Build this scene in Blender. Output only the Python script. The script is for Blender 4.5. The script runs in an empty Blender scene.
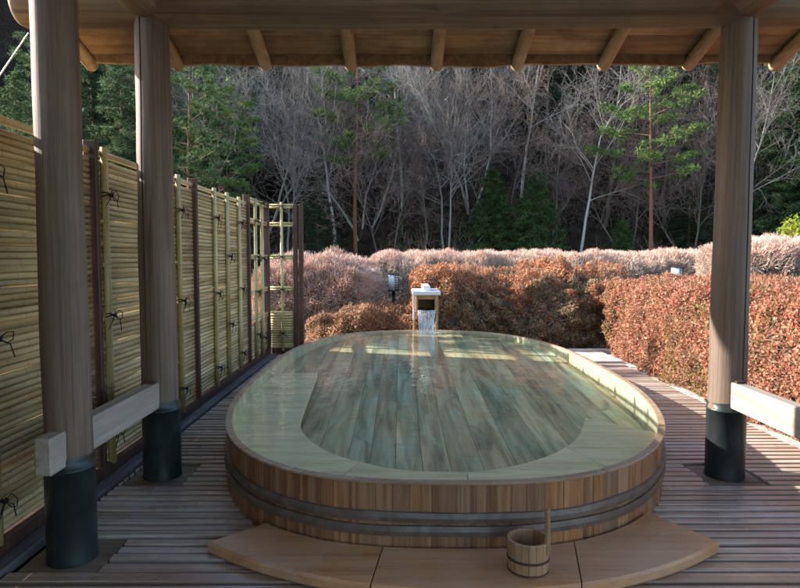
import bpy, math, random
import numpy as np
R = math.radians
random.seed(7); rng = np.random.default_rng(11)
scene = bpy.context.scene
COL = scene.collection

# ------------------------------------------------------------------ helpers
class MB:
    """collects shapes; build() links them as ONE mesh object"""
    def __init__(s): s.v=[]; s.f=[]; s.c=[]
    def add(s, vs, fs, col=(1,1,1)):
        o=len(s.v); s.v.extend([tuple(p) for p in vs])
        s.f.extend([tuple(i+o for i in f) for f in fs]); s.c.extend([tuple(col)]*len(vs))
    def box(s, x0,x1,y0,y1,z0,z1, col=(1,1,1), bev=0.0):
        if bev<=0:
            vs=[(x,y,z) for z in (z0,z1) for y in (y0,y1) for x in (x0,x1)]
            s.add(vs,[(0,2,3,1),(4,5,7,6),(0,1,5,4),(2,6,7,3),(0,4,6,2),(1,3,7,5)],col); return
        b=bev; vs=[]
        def ring(z,i):
            return [(x0+i,y0+b,z),(x0+b,y0+i,z),(x1-b,y0+i,z),(x1-i,y0+b,z),(x1-i,y1-b,z),(x1-b,y1-i,z),(x0+b,y1-i,z),(x0+i,y1-b,z)]
        rs=[ring(z0,b*.6),ring(z0+b,0),ring(z1-b,0),ring(z1,b*.6)]
        for r in rs: vs+=r
        fs=[tuple(range(7,-1,-1)),tuple(range(24,32))]
        for k in range(3):
            for i in range(8):
                j=(i+1)%8; fs.append((k*8+i,k*8+j,k*8+8+j,k*8+8+i))
        s.add(vs,fs,col)
    def tube(s, pts, rad, n=8, col=(1,1,1), caps=True, cols=None):
        pts=[np.array(p,float) for p in pts]
        if not hasattr(rad,'__len__'): rad=[rad]*len(pts)
        up=None; vs=[]; 
        for i,p in enumerate(pts):
            t=pts[min(i+1,len(pts)-1)]-pts[max(i-1,0)]; t=t/(np.linalg.norm(t)+1e-9)
            if up is None:
                a=np.array((0,0,1.)) if abs(t[2])<.9 else np.array((1.,0,0))
                u=np.cross(t,a)
            else: u=up-t*np.dot(up,t)
            u=u/(np.linalg.norm(u)+1e-9); up=u; w=np.cross(t,u)
            for k in range(n):
                a=2*math.pi*k/n; vs.append(p+(u*math.cos(a)+w*math.sin(a))*rad[i])
        fs=[]
        for i in range(len(pts)-1):
            for k in range(n):
                k2=(k+1)%n; fs.append((i*n+k,i*n+k2,i*n+n+k2,i*n+n+k))
        if caps: fs.append(tuple(range(n-1,-1,-1))); fs.append(tuple(range((len(pts)-1)*n,len(pts)*n)))
        o=len(s.v); s.add(vs,fs,col)
        if cols is not None:
            for i in range(len(pts)):
                for k in range(n): s.c[o+i*n+k]=tuple(cols[i])
    def build(s, name, mat, parent=None, smooth=False, loc=None):
        me=bpy.data.meshes.new(name); me.from_pydata(s.v,[],s.f)
        a=me.color_attributes.new('Col','FLOAT_COLOR','POINT')
        c=np.ones((len(s.v),4),np.float32); c[:,:3]=np.array(s.c,np.float32); a.data.foreach_set('color',c.ravel())
        if smooth: me.polygons.foreach_set('use_smooth',[True]*len(me.polygons))
        me.materials.append(mat); me.update()
        return link(name,me,parent,loc)
def link(name,me,parent=None,loc=None):
    o=bpy.data.objects.new(name,me); COL.objects.link(o)
    if loc is not None: o.location=loc
    if parent is not None: o.parent=parent
    return o
def quads_mesh(name, V, C, mat, nper=4):
    """V: (n,nper,3) C: (n,3) or (n,nper,3) big numpy quad/tri soup"""
    n=len(V); me=bpy.data.meshes.new(name)
    me.vertices.add(n*nper); me.vertices.foreach_set('co',V.astype(np.float32).ravel())
    me.loops.add(n*nper); me.loops.foreach_set('vertex_index',np.arange(n*nper,dtype=np.int32))
    me.polygons.add(n); me.polygons.foreach_set('loop_start',np.arange(0,n*nper,nper,dtype=np.int32))
    try: me.polygons.foreach_set('loop_total',np.full(n,nper,dtype=np.int32))
    except Exception: pass
    me.update(calc_edges=True)
    a=me.color_attributes.new('Col','FLOAT_COLOR','POINT')
    if C.ndim==2: C=np.repeat(C[:,None,:],nper,1)
    c=np.ones((n*nper,4),np.float32); c[:,:3]=C.reshape(-1,3); a.data.foreach_set('color',c.ravel())
    me.materials.append(mat); me.validate(); return me
def tag(o,label=None,cat=None,group=None,kind=None):
    if label: o['label']=label
    if cat: o['category']=cat
    if group: o['group']=group
    if kind: o['kind']=kind
    return o
def empty(name,loc,label,cat,group=None):
    o=bpy.data.objects.new(name,None); COL.objects.link(o); o.location=loc; o.empty_display_size=.1
    return tag(o,label,cat,group)
def setloc(o,root):   # parts are modelled in world coordinates, the root Empty stands at the base
    o.location=(-root.location[0],-root.location[1],-root.location[2]); return o
class NZ:
    """cheap smooth 3D noise for shaping (sum of sines)"""
    def __init__(s,scale,n=14,seed=0):
        r=np.random.default_rng(seed); d=r.normal(size=(n,3)); d/=np.linalg.norm(d,axis=1)[:,None]
        s.k=d*(2*math.pi/scale)*r.uniform(.6,1.8,(n,1)); s.p=r.uniform(0,6.28,n); s.n=n
    def __call__(s,P):
        P=np.asarray(P,float); return np.sin(P@s.k.T+s.p).sum(-1)/math.sqrt(s.n/2)

# ------------------------------------------------------------------ materials
def newmat(name):
    m=bpy.data.materials.new(name); m.use_nodes=True; nt=m.node_tree; nt.nodes.clear()
    out=nt.nodes.new('ShaderNodeOutputMaterial'); return m,nt,out
class G:
    def __init__(s,nt): s.nt=nt
    def n(s,t,**k):
        x=s.nt.nodes.new(t)
        for a,b in k.items(): setattr(x,a,b)
        return x
    def l(s,a,b): s.nt.links.new(a,b)
    def val(s,sock,v):
        if hasattr(v,'is_linked') or hasattr(v,'links'): s.l(v,sock)
        else: sock.default_value=v
    def coord(s): return s.n('ShaderNodeTexCoord').outputs['Object']
    def attr(s,name='Col'):
        a=s.n('ShaderNodeAttribute'); a.attribute_name=name; return a
    def mapping(s,v,scale=(1,1,1),loc=(0,0,0),rot=(0,0,0)):
        m=s.n('ShaderNodeMapping'); s.l(v,m.inputs['Vector']); m.inputs['Scale'].default_value=scale
        m.inputs['Location'].default_value=loc; m.inputs['Rotation'].default_value=rot; return m.outputs[0]
    def noise(s,v,scale=5,detail=4,rough=.55,dist=0):
        x=s.n('ShaderNodeTexNoise'); s.l(v,x.inputs['Vector']); x.inputs['Scale'].default_value=scale
        x.inputs['Detail'].default_value=detail; x.inputs['Roughness'].default_value=rough; x.inputs['Distortion'].default_value=dist
        return x.outputs['Fac']
    def ramp(s,f,stops):
        r=s.n('ShaderNodeValToRGB'); s.l(f,r.inputs[0]); e=r.color_ramp.elements
        while len(e)<len(stops): e.new(.5)
        for i,(p,c) in enumerate(stops):
            e[i].position=p; e[i].color=(c[0],c[1],c[2],1) if hasattr(c,'__len__') else (c,c,c,1)
        return r.outputs[0]
    def mix(s,f,a,b,blend='MIX'):
        m=s.n('ShaderNodeMix',data_type='RGBA',blend_type=blend); s.val(m.inputs[0],f)
        for k,v in ((6,a),(7,b)):
            if isinstance(v,tuple): m.inputs[k].default_value=(*v,1) if len(v)==3 else v
            else: s.l(v,m.inputs[k])
        return m.outputs[2]
    def math(s,op,a,b=0.0,c=None):
        m=s.n('ShaderNodeMath',operation=op); s.val(m.inputs[0],a); s.val(m.inputs[1],b)
        if c is not None: s.val(m.inputs[2],c)
        return m.outputs[0]
    def vadd(s,a,b):
        m=s.n('ShaderNodeVectorMath',operation='ADD'); s.l(a,m.inputs[0]); s.l(b,m.inputs[1]); return m.outputs[0]
    def vscale(s,a,k):
        m=s.n('ShaderNodeVectorMath',operation='SCALE'); s.l(a,m.inputs[0]); m.inputs['Scale'].default_value=k; return m.outputs[0]
    def bsdf(s,out,color,rough=.6,spec=.4,bump=None,bs=.3,bd=.01,**kw):
        p=s.n('ShaderNodeBsdfPrincipled')
        if isinstance(color,tuple): p.inputs['Base Color'].default_value=(*color,1)
        else: s.l(color,p.inputs['Base Color'])
        s.val(p.inputs['Roughness'],rough); p.inputs['Specular IOR Level'].default_value=spec
        if bump is not None:
            b=s.n('ShaderNodeBump'); b.inputs['Strength'].default_value=bs; b.inputs['Distance'].default_value=bd
            s.l(bump,b.inputs['Height']); s.l(b.outputs[0],p.inputs['Normal'])
        for k,v in kw.items(): p.inputs[k].default_value=v
        s.l(p.outputs[0],out.inputs[0]); return p

def wood(name,dark,mid,light,axis='Y',fine=60,rough=.6,spec=.35,bump=.35,blotch=None,blotch_amt=.5,useattr=True,along=1.2,knots=True,wet=None,streak=None):
    """stretched-grain wood; Col.r = tone of the board, Col.g = mix towards the blotch colour, Col.b = pattern offset"""
    m,nt,out=newmat(name); g=G(nt); co=g.coord()
    if useattr:
        at=g.attr(); sep=g.n('ShaderNodeSeparateColor'); g.l(at.outputs['Color'],sep.inputs[0])
        cx=g.n('ShaderNodeCombineXYZ'); g.l(sep.outputs[2],cx.inputs[0]); g.l(sep.outputs[2],cx.inputs[1]); g.l(sep.outputs[2],cx.inputs[2])
        co=g.vadd(co,g.vscale(cx.outputs[0],37.0))
    sc={'X':(along,fine/4,fine/4),'Y':(fine/4,along,fine/4),'Z':(fine/4,fine/4,along)}[axis]
    v=g.mapping(co,sc)
    n1=g.noise(v,1.0,8,.62,.6)
    sc2={'X':(along*2.2,fine,fine),'Y':(fine,along*2.2,fine),'Z':(fine,fine,along*2.2)}[axis]
    n2=g.noise(g.mapping(co,sc2),1.0,5,.6,.2)
    f=g.math('ADD',g.math('MULTIPLY',n1,.7),g.math('MULTIPLY',n2,.3))
    c=g.ramp(f,[(.34,dark),(.5,mid),(.66,light)])
    if knots:
        s3={'X':(1.6,6,6),'Y':(6,1.6,6),'Z':(6,6,1.6)}[axis]
        k=g.noise(g.mapping(co,s3,loc=(3,1,2)),1.0,2,.5,1.2)
        c=g.mix(g.ramp(k,[(.68,0.),(.76,.65)]),c,tuple(x*.45 for x in dark))
    if blotch is not None:
        b=g.noise(co,2.3,6,.65,.4); bf=g.ramp(b,[(.42,0.),(.62,blotch_amt)])
        c=g.mix(bf,c,blotch)
    if useattr:
        if blotch is not None: c=g.mix(g.math('MULTIPLY',sep.outputs[1],.8),c,blotch)
        hs=g.n('ShaderNodeVectorMath',operation='SCALE'); g.l(c,hs.inputs[0]); g.l(sep.outputs[0],hs.inputs['Scale']); c=hs.outputs[0]
    if streak is not None:
        s4={'X':(.8,fine/1.1,fine/1.1),'Y':(fine/1.1,.8,fine/1.1),'Z':(fine/1.1,fine/1.1,.8)}[axis]
        k2=g.noise(g.mapping(co,s4,loc=(7,3,5)),1.0,4,.6,.3); c=g.mix(g.ramp(k2,[(.52,0.),(.62,.5)]),c,streak[0]); c=g.mix(g.ramp(k2,[(.34,.6),(.43,0.)]),c,streak[1])
    rg=rough
    if wet: 
        wn=g.noise(co,1.4,4,.6,.5); rg=g.ramp(wn,[(.4,wet),(.62,rough)])
    g.bsdf(out,c,rg,spec,f,bump,.006)
    return m

M={}
M['post']=wood('weathered_log_wood',(.085,.056,.040),(.165,.116,.086),(.25,.187,.143),'Z',80,.66,.3,.6,(.13,.10,.08),.6,False,.6,True,None,((.21,.162,.125),(.10,.07,.052)))
M['beam']=wood('brown_log_wood',(.15,.095,.055),(.27,.18,.108),(.38,.27,.17),'X',80,.6,.35,.4,(.13,.10,.07),.4,False,.5)
M['sidebeam']=wood('brown_side_log_wood',(.15,.095,.055),(.28,.185,.108),(.40,.28,.18),'Y',80,.6,.35,.4,(.13,.10,.07),.4,False,.5)
M['rafter']=wood('rafter_wood',(.26,.16,.085),(.45,.30,.17),(.58,.42,.26),'Y',60,.6,.35,.4,None,.4,True,.8)
M['sheath']=wood('roof_board_wood',(.32,.17,.08),(.55,.33,.17),(.68,.45,.26),'X',55,.65,.3,.3,(.10,.06,.04),.55,True,.9)
M['rail']=wood('pale_rail_wood',(.20,.165,.135),(.33,.285,.24),(.45,.40,.35),'Y',50,.55,.4,.25,(.33,.27,.22),.5,False,.8)
M['deck']=wood('weathered_deck_wood',(.24,.19,.155),(.46,.40,.35),(.60,.545,.49),'X',70,.42,.6,.45,(.36,.23,.15),.55,True,1.1,True,.2,((.62,.57,.52),(.15,.11,.08)))
M['dark_wood']=wood('dark_brown_wood',(.035,.018,.012),(.07,.036,.024),(.11,.06,.04),'Z',60,.55,.4,.3,None,.4,False,1.)
M['kick']=wood('damp_base_board_wood',(.05,.045,.045),(.12,.11,.11),(.22,.21,.21),'Y',50,.5,.4,.3,(.10,.09,.10),.5,False,1.)
M['plate']=wood('base_plate_wood',(.10,.07,.045),(.20,.145,.10),(.29,.22,.16),'X',50,.6,.4,.3,None,.4,False,1.)
M['stave']=wood('cypress_stave_wood',(.15,.055,.022),(.36,.155,.055),(.52,.27,.11),'Z',46,.45,.45,.3,(.33,.20,.13),.4,True,1.6,False,.3,((.44,.27,.15),(.13,.05,.022)))
M['rim']=wood('rim_wood',(.17,.10,.055),(.33,.22,.13),(.47,.36,.24),'X',50,.4,.5,.25,(.36,.26,.19),.6,True,1.4,False,.2)
M['hoop']=wood('grey_hoop_wood',(.085,.068,.058),(.145,.12,.105),(.21,.18,.16),'X',30,.45,.45,.4,(.11,.08,.065),.6,False,8,False,.3)
M['step']=wood('step_board_wood',(.33,.14,.052),(.54,.26,.10),(.66,.37,.165),'X',60,.42,.45,.25,(.56,.38,.26),.55,True,.7,False,.24)
M['bench']=wood('submerged_bench_wood',(.42,.31,.14),(.78,.66,.38),(.90,.82,.56),'X',30,.5,.3,.2,(.70,.60,.38),.5,True,1.0,False)
M['lining']=wood('pale_lining_wood',(.38,.31,.18),(.60,.52,.34),(.74,.67,.48),'Z',30,.5,.3,.2,(.42,.52,.38),.6,True,1.2,False,None,((.70,.64,.48),(.25,.22,.14)))
M['bucket']=wood('bucket_wood',(.25,.13,.06),(.40,.235,.12),(.52,.34,.19),'Z',60,.5,.4,.2,(.24,.15,.09),.4,True,1.5,False)
M['spout']=wood('spout_wood',(.26,.14,.07),(.40,.24,.13),(.50,.33,.20),'Y',50,.5,.4,.2,None,.4,False,1.0,False)
M['whitish']=wood('whitish_cap_wood',(.62,.60,.56),(.74,.72,.69),(.82,.80,.78),'X',50,.5,.4,.2,None,.4,False,1.0,False)  # whitish wood for the spout cap, ridge block and side board

def bamboo_mat(name,dark,mid,light,axis):
    m,nt,out=newmat(name); g=G(nt); co=g.coord(); at=g.attr(); sep=g.n('ShaderNodeSeparateColor'); g.l(at.outputs['Color'],sep.inputs[0])
    cx=g.n('ShaderNodeCombineXYZ'); [g.l(sep.outputs[2],cx.inputs[i]) for i in range(3)]
    co2=g.vadd(co,g.vscale(cx.outputs[0],23.))
    sc={'Y':(14,.9,14),'Z':(14,14,.9),'X':(.9,14,14)}[axis]
    n=g.noise(g.mapping(co2,sc),1.,5,.6,.3)
    c=g.ramp(n,[(.35,dark),(.5,mid),(.64,light)])
    ax={'X':0,'Y':1,'Z':2}[axis]
    # nodes: dark rings every ~28 cm
    sp=g.n('ShaderNodeSeparateXYZ'); g.l(co2,sp.inputs[0])
    w=g.math('FRACT',g.math('DIVIDE',sp.outputs[ax],.28))
    ring=g.math('LESS_THAN',w,.022)
    c=g.mix(g.math('MULTIPLY',ring,.55),c,(.10,.08,.03))
    st=g.noise(co,9,4,.7,0.); c=g.mix(g.ramp(st,[(.6,0.),(.75,.4)]),c,tuple(x*.45 for x in mid))
    hs=g.n('ShaderNodeVectorMath',operation='SCALE'); g.l(c,hs.inputs[0]); g.l(sep.outputs[0],hs.inputs['Scale'])
    g.bsdf(out,hs.outputs[0],.36,.5,n,.1,.003); return m
M['bamboo']=bamboo_mat('split_bamboo',(.29,.20,.085),(.48,.36,.175),(.63,.51,.29),'Y')
M['bambooX']=bamboo_mat('split_bamboo_return',(.36,.28,.11),(.54,.45,.20),(.66,.58,.31),'X')
M['bambooZ']=bamboo_mat('bamboo_batten',(.28,.21,.08),(.44,.36,.16),(.58,.50,.27),'Z')

def simple(name,col,rough=.6,spec=.4,metal=0.,noise=None,amt=.3,sc=8):
    m,nt,out=newmat(name); g=G(nt); co=g.coord(); n=g.noise(co,sc,5,.6,.2)
    c=g.mix(g.ramp(n,[(.35,0.),(.7,1.)]),tuple(x*(1-amt) for x in col),tuple(min(1,x*(1+amt)) for x in col))
    if noise: c=g.mix(g.ramp(g.noise(co,sc*.4,5,.65,.6),[(.5,0.),(.66,.8)]),c,noise)
    g.bsdf(out,c,rough,spec,n,.2,.004,Metallic=metal); return m
M['sleeve']=simple('oxidised_metal',(.022,.030,.031),.4,.5,.25,(.05,.07,.066),.35,5)
M['cord']=simple('black_cord',(.012,.011,.012),.7,.3)
M['lampdark']=simple('dark_lamp_metal',(.03,.033,.04),.45,.5,.3)
M['lamppane']=simple('frosted_lamp_panel',(.74,.78,.82),.3,.5,0,None,.06,3)
M['concrete']=simple('pale_concrete',(.42,.40,.38),.8,.3,0,(.28,.27,.25),.2,9)
M['soil']=simple('leaf_litter_soil',(.038,.026,.019),.95,.1,0,(.018,.016,.011),.6,2.2)
M['joist']=simple('joist_wood',(.03,.022,.018),.8,.2)
M['wire']=simple('steel_cable',(.45,.45,.45),.4,.5,.4)
M['carpaint']=simple('pale_blue_car_paint',(.45,.52,.62),.25,.5,.2,None,.04,2)
M['carglass']=simple('dark_car_glass',(.015,.018,.022),.08,.6,0,None,.1,2)
M['tyre']=simple('tyre_rubber',(.02,.02,.02),.8,.3)
M['farwood']=simple('far_woodland',(.115,.098,.135),.95,.1,0,(.06,.065,.075),.5,.05)  # purplish bare wood with distance haze put into its blue tint
M['core']=simple('shrub_interior',(.11,.08,.055),.95,.1,0,None,.4,12)

def leafmat(name,rough=.55,trans=.25):
    m,nt,out=newmat(name); g=G(nt); at=g.attr()
    p=g.n('ShaderNodeBsdfPrincipled'); g.l(at.outputs['Color'],p.inputs['Base Color']); p.inputs['Roughness'].default_value=rough; p.inputs['Specular IOR Level'].default_value=.25
    if trans>0:
        t=g.n('ShaderNodeBsdfTranslucent'); g.l(at.outputs['Color'],t.inputs['Color']); mx=g.n('ShaderNodeMixShader'); mx.inputs[0].default_value=trans
        g.l(p.outputs[0],mx.inputs[1]); g.l(t.outputs[0],mx.inputs[2]); g.l(mx.outputs[0],out.inputs[0])
    else: g.l(p.outputs[0],out.inputs[0])
    return m
M['leaf']=leafmat('leaf_surface',.55,.42); M['twig']=leafmat('twig_bark',.8,0.); M['needle']=leafmat('needle_surface',.85,.25)

# floor of the tub: planks with verdigris
def tubfloor():
    m,nt,out=newmat('verdigris_plank'); g=G(nt); co=g.coord(); at=g.attr(); sep=g.n('ShaderNodeSeparateColor'); g.l(at.outputs['Color'],sep.inputs[0])
    cx=g.n('ShaderNodeCombineXYZ'); [g.l(sep.outputs[2],cx.inputs[i]) for i in range(3)]
    c2=g.vadd(co,g.vscale(cx.outputs[0],31.))
    n1=g.noise(g.mapping(c2,(9,.8,1)),1.,7,.65,.7)
    base=g.ramp(n1,[(.3,(.15,.105,.05)),(.48,(.42,.32,.16)),(.7,(.64,.54,.32))])
    gr=g.noise(g.mapping(co,(3.2,1.3,1),loc=(4,2,0)),1.,7,.72,.5)
    gf=g.ramp(g.math('ADD',gr,g.math('MULTIPLY',g.math('SUBTRACT',sep.outputs[1],.5),.22)),[(.44,0.),(.62,.75)])
    c=g.mix(gf,base,g.ramp(n1,[(.35,(.19,.24,.13)),(.62,(.47,.56,.37))]))
    bl=g.noise(g.mapping(c2,(3.5,1.1,1),loc=(9,5,0)),1.,5,.6,.9); c=g.mix(g.ramp(bl,[(.58,0.),(.70,.75)]),c,(.07,.09,.085))
    sc=g.noise(g.mapping(co,(3,22,1)),1.,4,.6,.8); c=g.mix(g.ramp(sc,[(.68,0.),(.74,.7)]),c,(.03,.04,.035))
    st=g.noise(g.mapping(c2,(26,.7,1)),1.,3,.5,.2); c=g.mix(g.ramp(st,[(.60,0.),(.68,.35)]),c,(.60,.62,.50))
    hs=g.n('ShaderNodeVectorMath',operation='SCALE'); g.l(c,hs.inputs[0]); g.l(sep.outputs[0],hs.inputs['Scale'])
    g.bsdf(out,hs.outputs[0],.6,.3,n1,.2,.004); return m
M['tubfloor']=tubfloor()

def watermat():
    m,nt,out=newmat('clear_water'); g=G(nt); co=g.coord()
    n=g.math('ADD',g.math('MULTIPLY',g.noise(g.mapping(co,(1,1.3,1)),3.2,3,.5,.3),.6),g.math('MULTIPLY',g.noise(co,14,3,.5,.2),.22))
    b=g.n('ShaderNodeBump'); b.inputs['Strength'].default_value=.32; b.inputs['Distance'].default_value=.035; g.l(n,b.inputs['Height'])
    fr=g.n('ShaderNodeFresnel'); 
    ge=g.n('ShaderNodeNewGeometry'); mi=g.n('ShaderNodeMix',data_type='FLOAT'); g.l(ge.outputs['Backfacing'],mi.inputs[0]); mi.inputs[2].default_value=1.33; mi.inputs[3].default_value=1/1.33; g.l(mi.outputs[0],fr.inputs['IOR'])
    g.l(b.outputs[0],fr.inputs['Normal'])
    t=g.n('ShaderNodeBsdfTransparent'); t.inputs['Color'].default_value=(.96,.985,.965,1)
    gl=g.n('ShaderNodeBsdfGlossy'); gl.inputs['Roughness'].default_value=.03; gl.inputs['Color'].default_value=(1,1,1,1); g.l(b.outputs[0],gl.inputs['Normal'])
    mx=g.n('ShaderNodeMixShader'); g.l(fr.outputs[0],mx.inputs[0]); g.l(t.outputs[0],mx.inputs[1]); g.l(gl.outputs[0],mx.inputs[2]); g.l(mx.outputs[0],out.inputs[0])
    return m
M['water']=watermat()
def fallmat():
    m,nt,out=newmat('falling_water'); g=G(nt); co=g.coord()
    n=g.noise(g.mapping(co,(60,60,5)),1.,4,.6,.4)
    t=g.n('ShaderNodeBsdfTransparent'); t.inputs['Color'].default_value=(.94,.96,.97,1)
    p=g.n('ShaderNodeBsdfPrincipled'); p.inputs['Base Color'].default_value=(.85,.88,.9,1); p.inputs['Roughness'].default_value=.15
    mx=g.n('ShaderNodeMixShader'); g.l(g.ramp(n,[(.38,.10),(.66,.62)]),mx.inputs[0]); g.l(t.outputs[0],mx.inputs[1]); g.l(p.outputs[0],mx.inputs[2]); g.l(mx.outputs[0],out.inputs[0]); return m
M['fall']=fallmat()

# ------------------------------------------------------------------ camera, light, world
cam=bpy.data.cameras.new('camera'); co=bpy.data.objects.new('camera',cam); COL.objects.link(co)
co.location=(0,0,1.5); co.rotation_euler=(R(90-3.5),0,0); cam.sensor_width=36; cam.lens=27.9; cam.clip_start=.05; cam.clip_end=2000
scene.camera=co
AZ=13.0; EL=25.5     # sun stands left (-X), AZ degrees towards +Y
sd=np.array((-math.cos(R(AZ))*math.cos(R(EL)),math.sin(R(AZ))*math.cos(R(EL)),math.sin(R(EL))))
L=bpy.data.lights.new('sun','SUN'); L.energy=5.0; L.angle=R(.55); L.color=(1,.93,.84)
lo=bpy.data.objects.new('sun',L); COL.objects.link(lo)
from mathutils import Vector
lo.rotation_euler=Vector(sd).to_track_quat('Z','Y').to_euler(); lo.location=tuple(sd*40)
w=bpy.data.worlds.new('World'); scene.world=w; w.use_nodes=True; nt=w.node_tree; nt.nodes.clear()
sky=nt.nodes.new('ShaderNodeTexSky'); sky.sky_type='NISHITA'; sky.sun_disc=False; sky.sun_elevation=R(EL)
sky.sun_rotation=math.atan2(sd[0],sd[1])
sky.air_density=1.0; sky.dust_density=1.0; sky.ozone_density=1.0
bg=nt.nodes.new('ShaderNodeBackground'); bg.inputs[1].default_value=.15; wo=nt.nodes.new('ShaderNodeOutputWorld')
nt.links.new(sky.outputs[0],bg.inputs[0]); nt.links.new(bg.outputs[0],wo.inputs[0])
scene.view_settings.view_transform='Standard'; scene.view_settings.look='None'; scene.view_settings.gamma=1; scene.view_settings.use_curve_mapping=False
scene.view_settings.exposure=1.72
scene.render.engine='CYCLES'
scene.cycles.transparent_max_bounces=24; scene.cycles.max_bounces=10; scene.cycles.diffuse_bounces=5

# ------------------------------------------------------------------ ground, hill, mountain
def hillz(x,y):
    x=np.asarray(x,float); y=np.asarray(y,float)
    base=-.35-.75*np.clip((y-9.8)/2,0,1)*np.clip((-x+1)/3,0,1)
    t=np.clip(y-20,0,None)
    s=np.clip((y-20)/9,0,1); up=.60*t*s
    k=np.clip((-x/np.maximum(y,1)-.50)/.15,0,1)*np.clip((y-38)/12,0,1)
    up=up*(1-.75*k)
    b=np.sin(x*.31+1)*np.sin(y*.27+x*.11)*.5+np.sin(x*.9+y*.7)*.14
    q=lambda t:np.clip(t,0,1)**2*(3-2*np.clip(t,0,1))
    up=up+66*q((-x-.72*y-3)/14)*q((y-50)/9)*q((100-y)/6)*q((118+x)/12)  # off-frame ridge, added to throw shade on the upper slope
    return base+up+b*np.clip((y-16)/8,0,1)
def ground():
    xs=np.concatenate([np.linspace(-400,-125,8),np.linspace(-120,57,150),np.linspace(60,400,14)])
    ys=np.concatenate([np.linspace(-200,-5,12),np.linspace(-2,110,130),np.linspace(115,400,12)])
    X,Y=np.meshgrid(xs,ys); Yc=np.minimum(Y,95); Z=hillz(X,Yc)
    near=(np.abs(X)<60)
    n,m=X.shape; V=np.stack([X,Y,Z],-1).reshape(-1,3)
    F=[(i*m+j,i*m+j+1,i*m+m+j+1,i*m+m+j) for i in range(n-1) for j in range(m-1)]
    b=MB(); b.v=[tuple(p) for p in V]; b.f=F; b.c=[(1,1,1)]*len(V)
    o=b.build('ground',M['soil'],None,True); o['kind']='structure'
ground()
def mountain():
    xs=np.linspace(-420,160,200); ys=np.linspace(150,420,90); X,Y=np.meshgrid(xs,ys)
    nz=NZ(90,10,3); nz2=NZ(22,12,4); P=np.stack([X,Y,X*0],-1)
    Z=-10+(Y-150)*.85+nz(P)*16+nz2(P)*3.5
    n,m=X.shape; b=MB(); b.v=[tuple(p) for p in np.stack([X,Y,Z],-1).reshape(-1,3)]; b.c=[(1,1,1)]*len(b.v)
    b.f=[(i*m+j,i*m+j+1,i*m+m+j+1,i*m+m+j) for i in range(n-1) for j in range(m-1)]
    o=b.build('mountain',M['farwood'],None,True); o['kind']='structure'
mountain()

# ------------------------------------------------------------------ deck
POSTS=[(-1.645,3.03),(-1.64,4.20),(2.24,4.20),(2.25,1.40)]; PRAD=[.111,.120,.120,.118]
TC=(.355,6.15); 
def tub_outline(off=0.0,n=160):
    pts=[]
    for i in range(n):
        a=2*math.pi*i/n; c,s=math.cos(a),math.sin(a)
        e=(2.95 if c<0 else 2.4) if s<0 else 2.7
        a_=1.705; b_=3.16
        x=math.copysign(abs(c)**(2/e),c)*a_; y=math.copysign(abs(s)**(2/e),s)*b_
        pts.append((x,y))
    P=np.array(pts)
    if off:
        T=np.roll(P,-1,0)-np.roll(P,1,0); T/=np.linalg.norm(T,axis=1)[:,None]; N=np.stack([T[:,1],-T[:,0]],-1); P=P+N*off
    return P+np.array(TC)
def halfw(y,off=0,sg=-1):   # half width of tub at y
    d=(y-TC[1]); e=(2.95 if sg<0 else 2.4) if d<0 else 2.7; t=abs(d)/(3.16+off)
    return 0 if t>=1 else (1.705+off)*(1-t**e)**(1/e)
def deck():
    b=MB(); y=-3.0; k=0
    while y<9.45:
        wdt=random.uniform(.050,.061); 
        if 2.40<y<2.92: wdt=.078
        spans=[(-1.86,3.12)]
        hw=halfw(y+wdt/2,-.02)
        cuts=[]
        hr=halfw(y+wdt/2,-.02,1)
        if hw>.1: cuts.append((TC[0]-hw,TC[0]+hr))
        for px,py in POSTS:
            if abs(y+wdt/2-py)<.21: cuts.append((px-.20,px+.20))
        cuts.sort(); out=[]; x0=-1.86
        for a,c in cuts:
            if a>x0+.02: out.append((x0,a))
            x0=max(x0,c)
        if x0<3.10: out.append((x0,3.12))
        for a,c in out:
            segs=[a]
            if c-a>1.2 and random.random()<.30: segs.append(a+(c-a)*random.uniform(.25,.75))
            segs.append(c)
            for s0,s1 in zip(segs[:-1],segs[1:]):
                t=random.uniform(.80,1.22); gcol=random.random()**2*.55
                if 2.40<y<2.92: t*=.95; gcol=.5+.4*random.random()
                z=random.uniform(-.004,.003); sk=random.uniform(-.006,.006); sk2=random.uniform(-.006,.006)
                n0=len(b.v); b.box(s0+.003,s1-.003,y,y+wdt,-.03+z,z,(t,gcol,random.random()),.004)
                for i in range(n0,len(b.v)):
                    vx,vy,vz=b.v[i]; u=(vx-s0)/max(.01,s1-s0); b.v[i]=(vx,vy+sk*(1-u)+sk2*u,vz)
        y+=wdt+random.uniform(.025,.034); k+=1
    o=b.build('deck',M['deck']); o['kind']='structure'
    j=MB()
    for x in (-1.84,-1.2,-.5,.2,.9,1.6,2.05,2.6,3.06): j.box(x-.03,x+.03,-3,9.5,-.16,-.036)
    j.box(-2.0,3.15,-3,9.5,-.30,-.26)
    o=j.build('deck_joists',M['joist']); o['kind']='structure'
deck()
k=MB(); k.box(-1.98,3.30,9.50,9.68,-.34,.05,bev=.012); k.box(3.135,3.26,-3,9.49,-.34,-.012,bev=.01); k.box(2.35,3.12,8.62,9.48,-.02,.028,bev=.01)
o=k.build('kerb',M['concrete']); o['kind']='structure'

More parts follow.
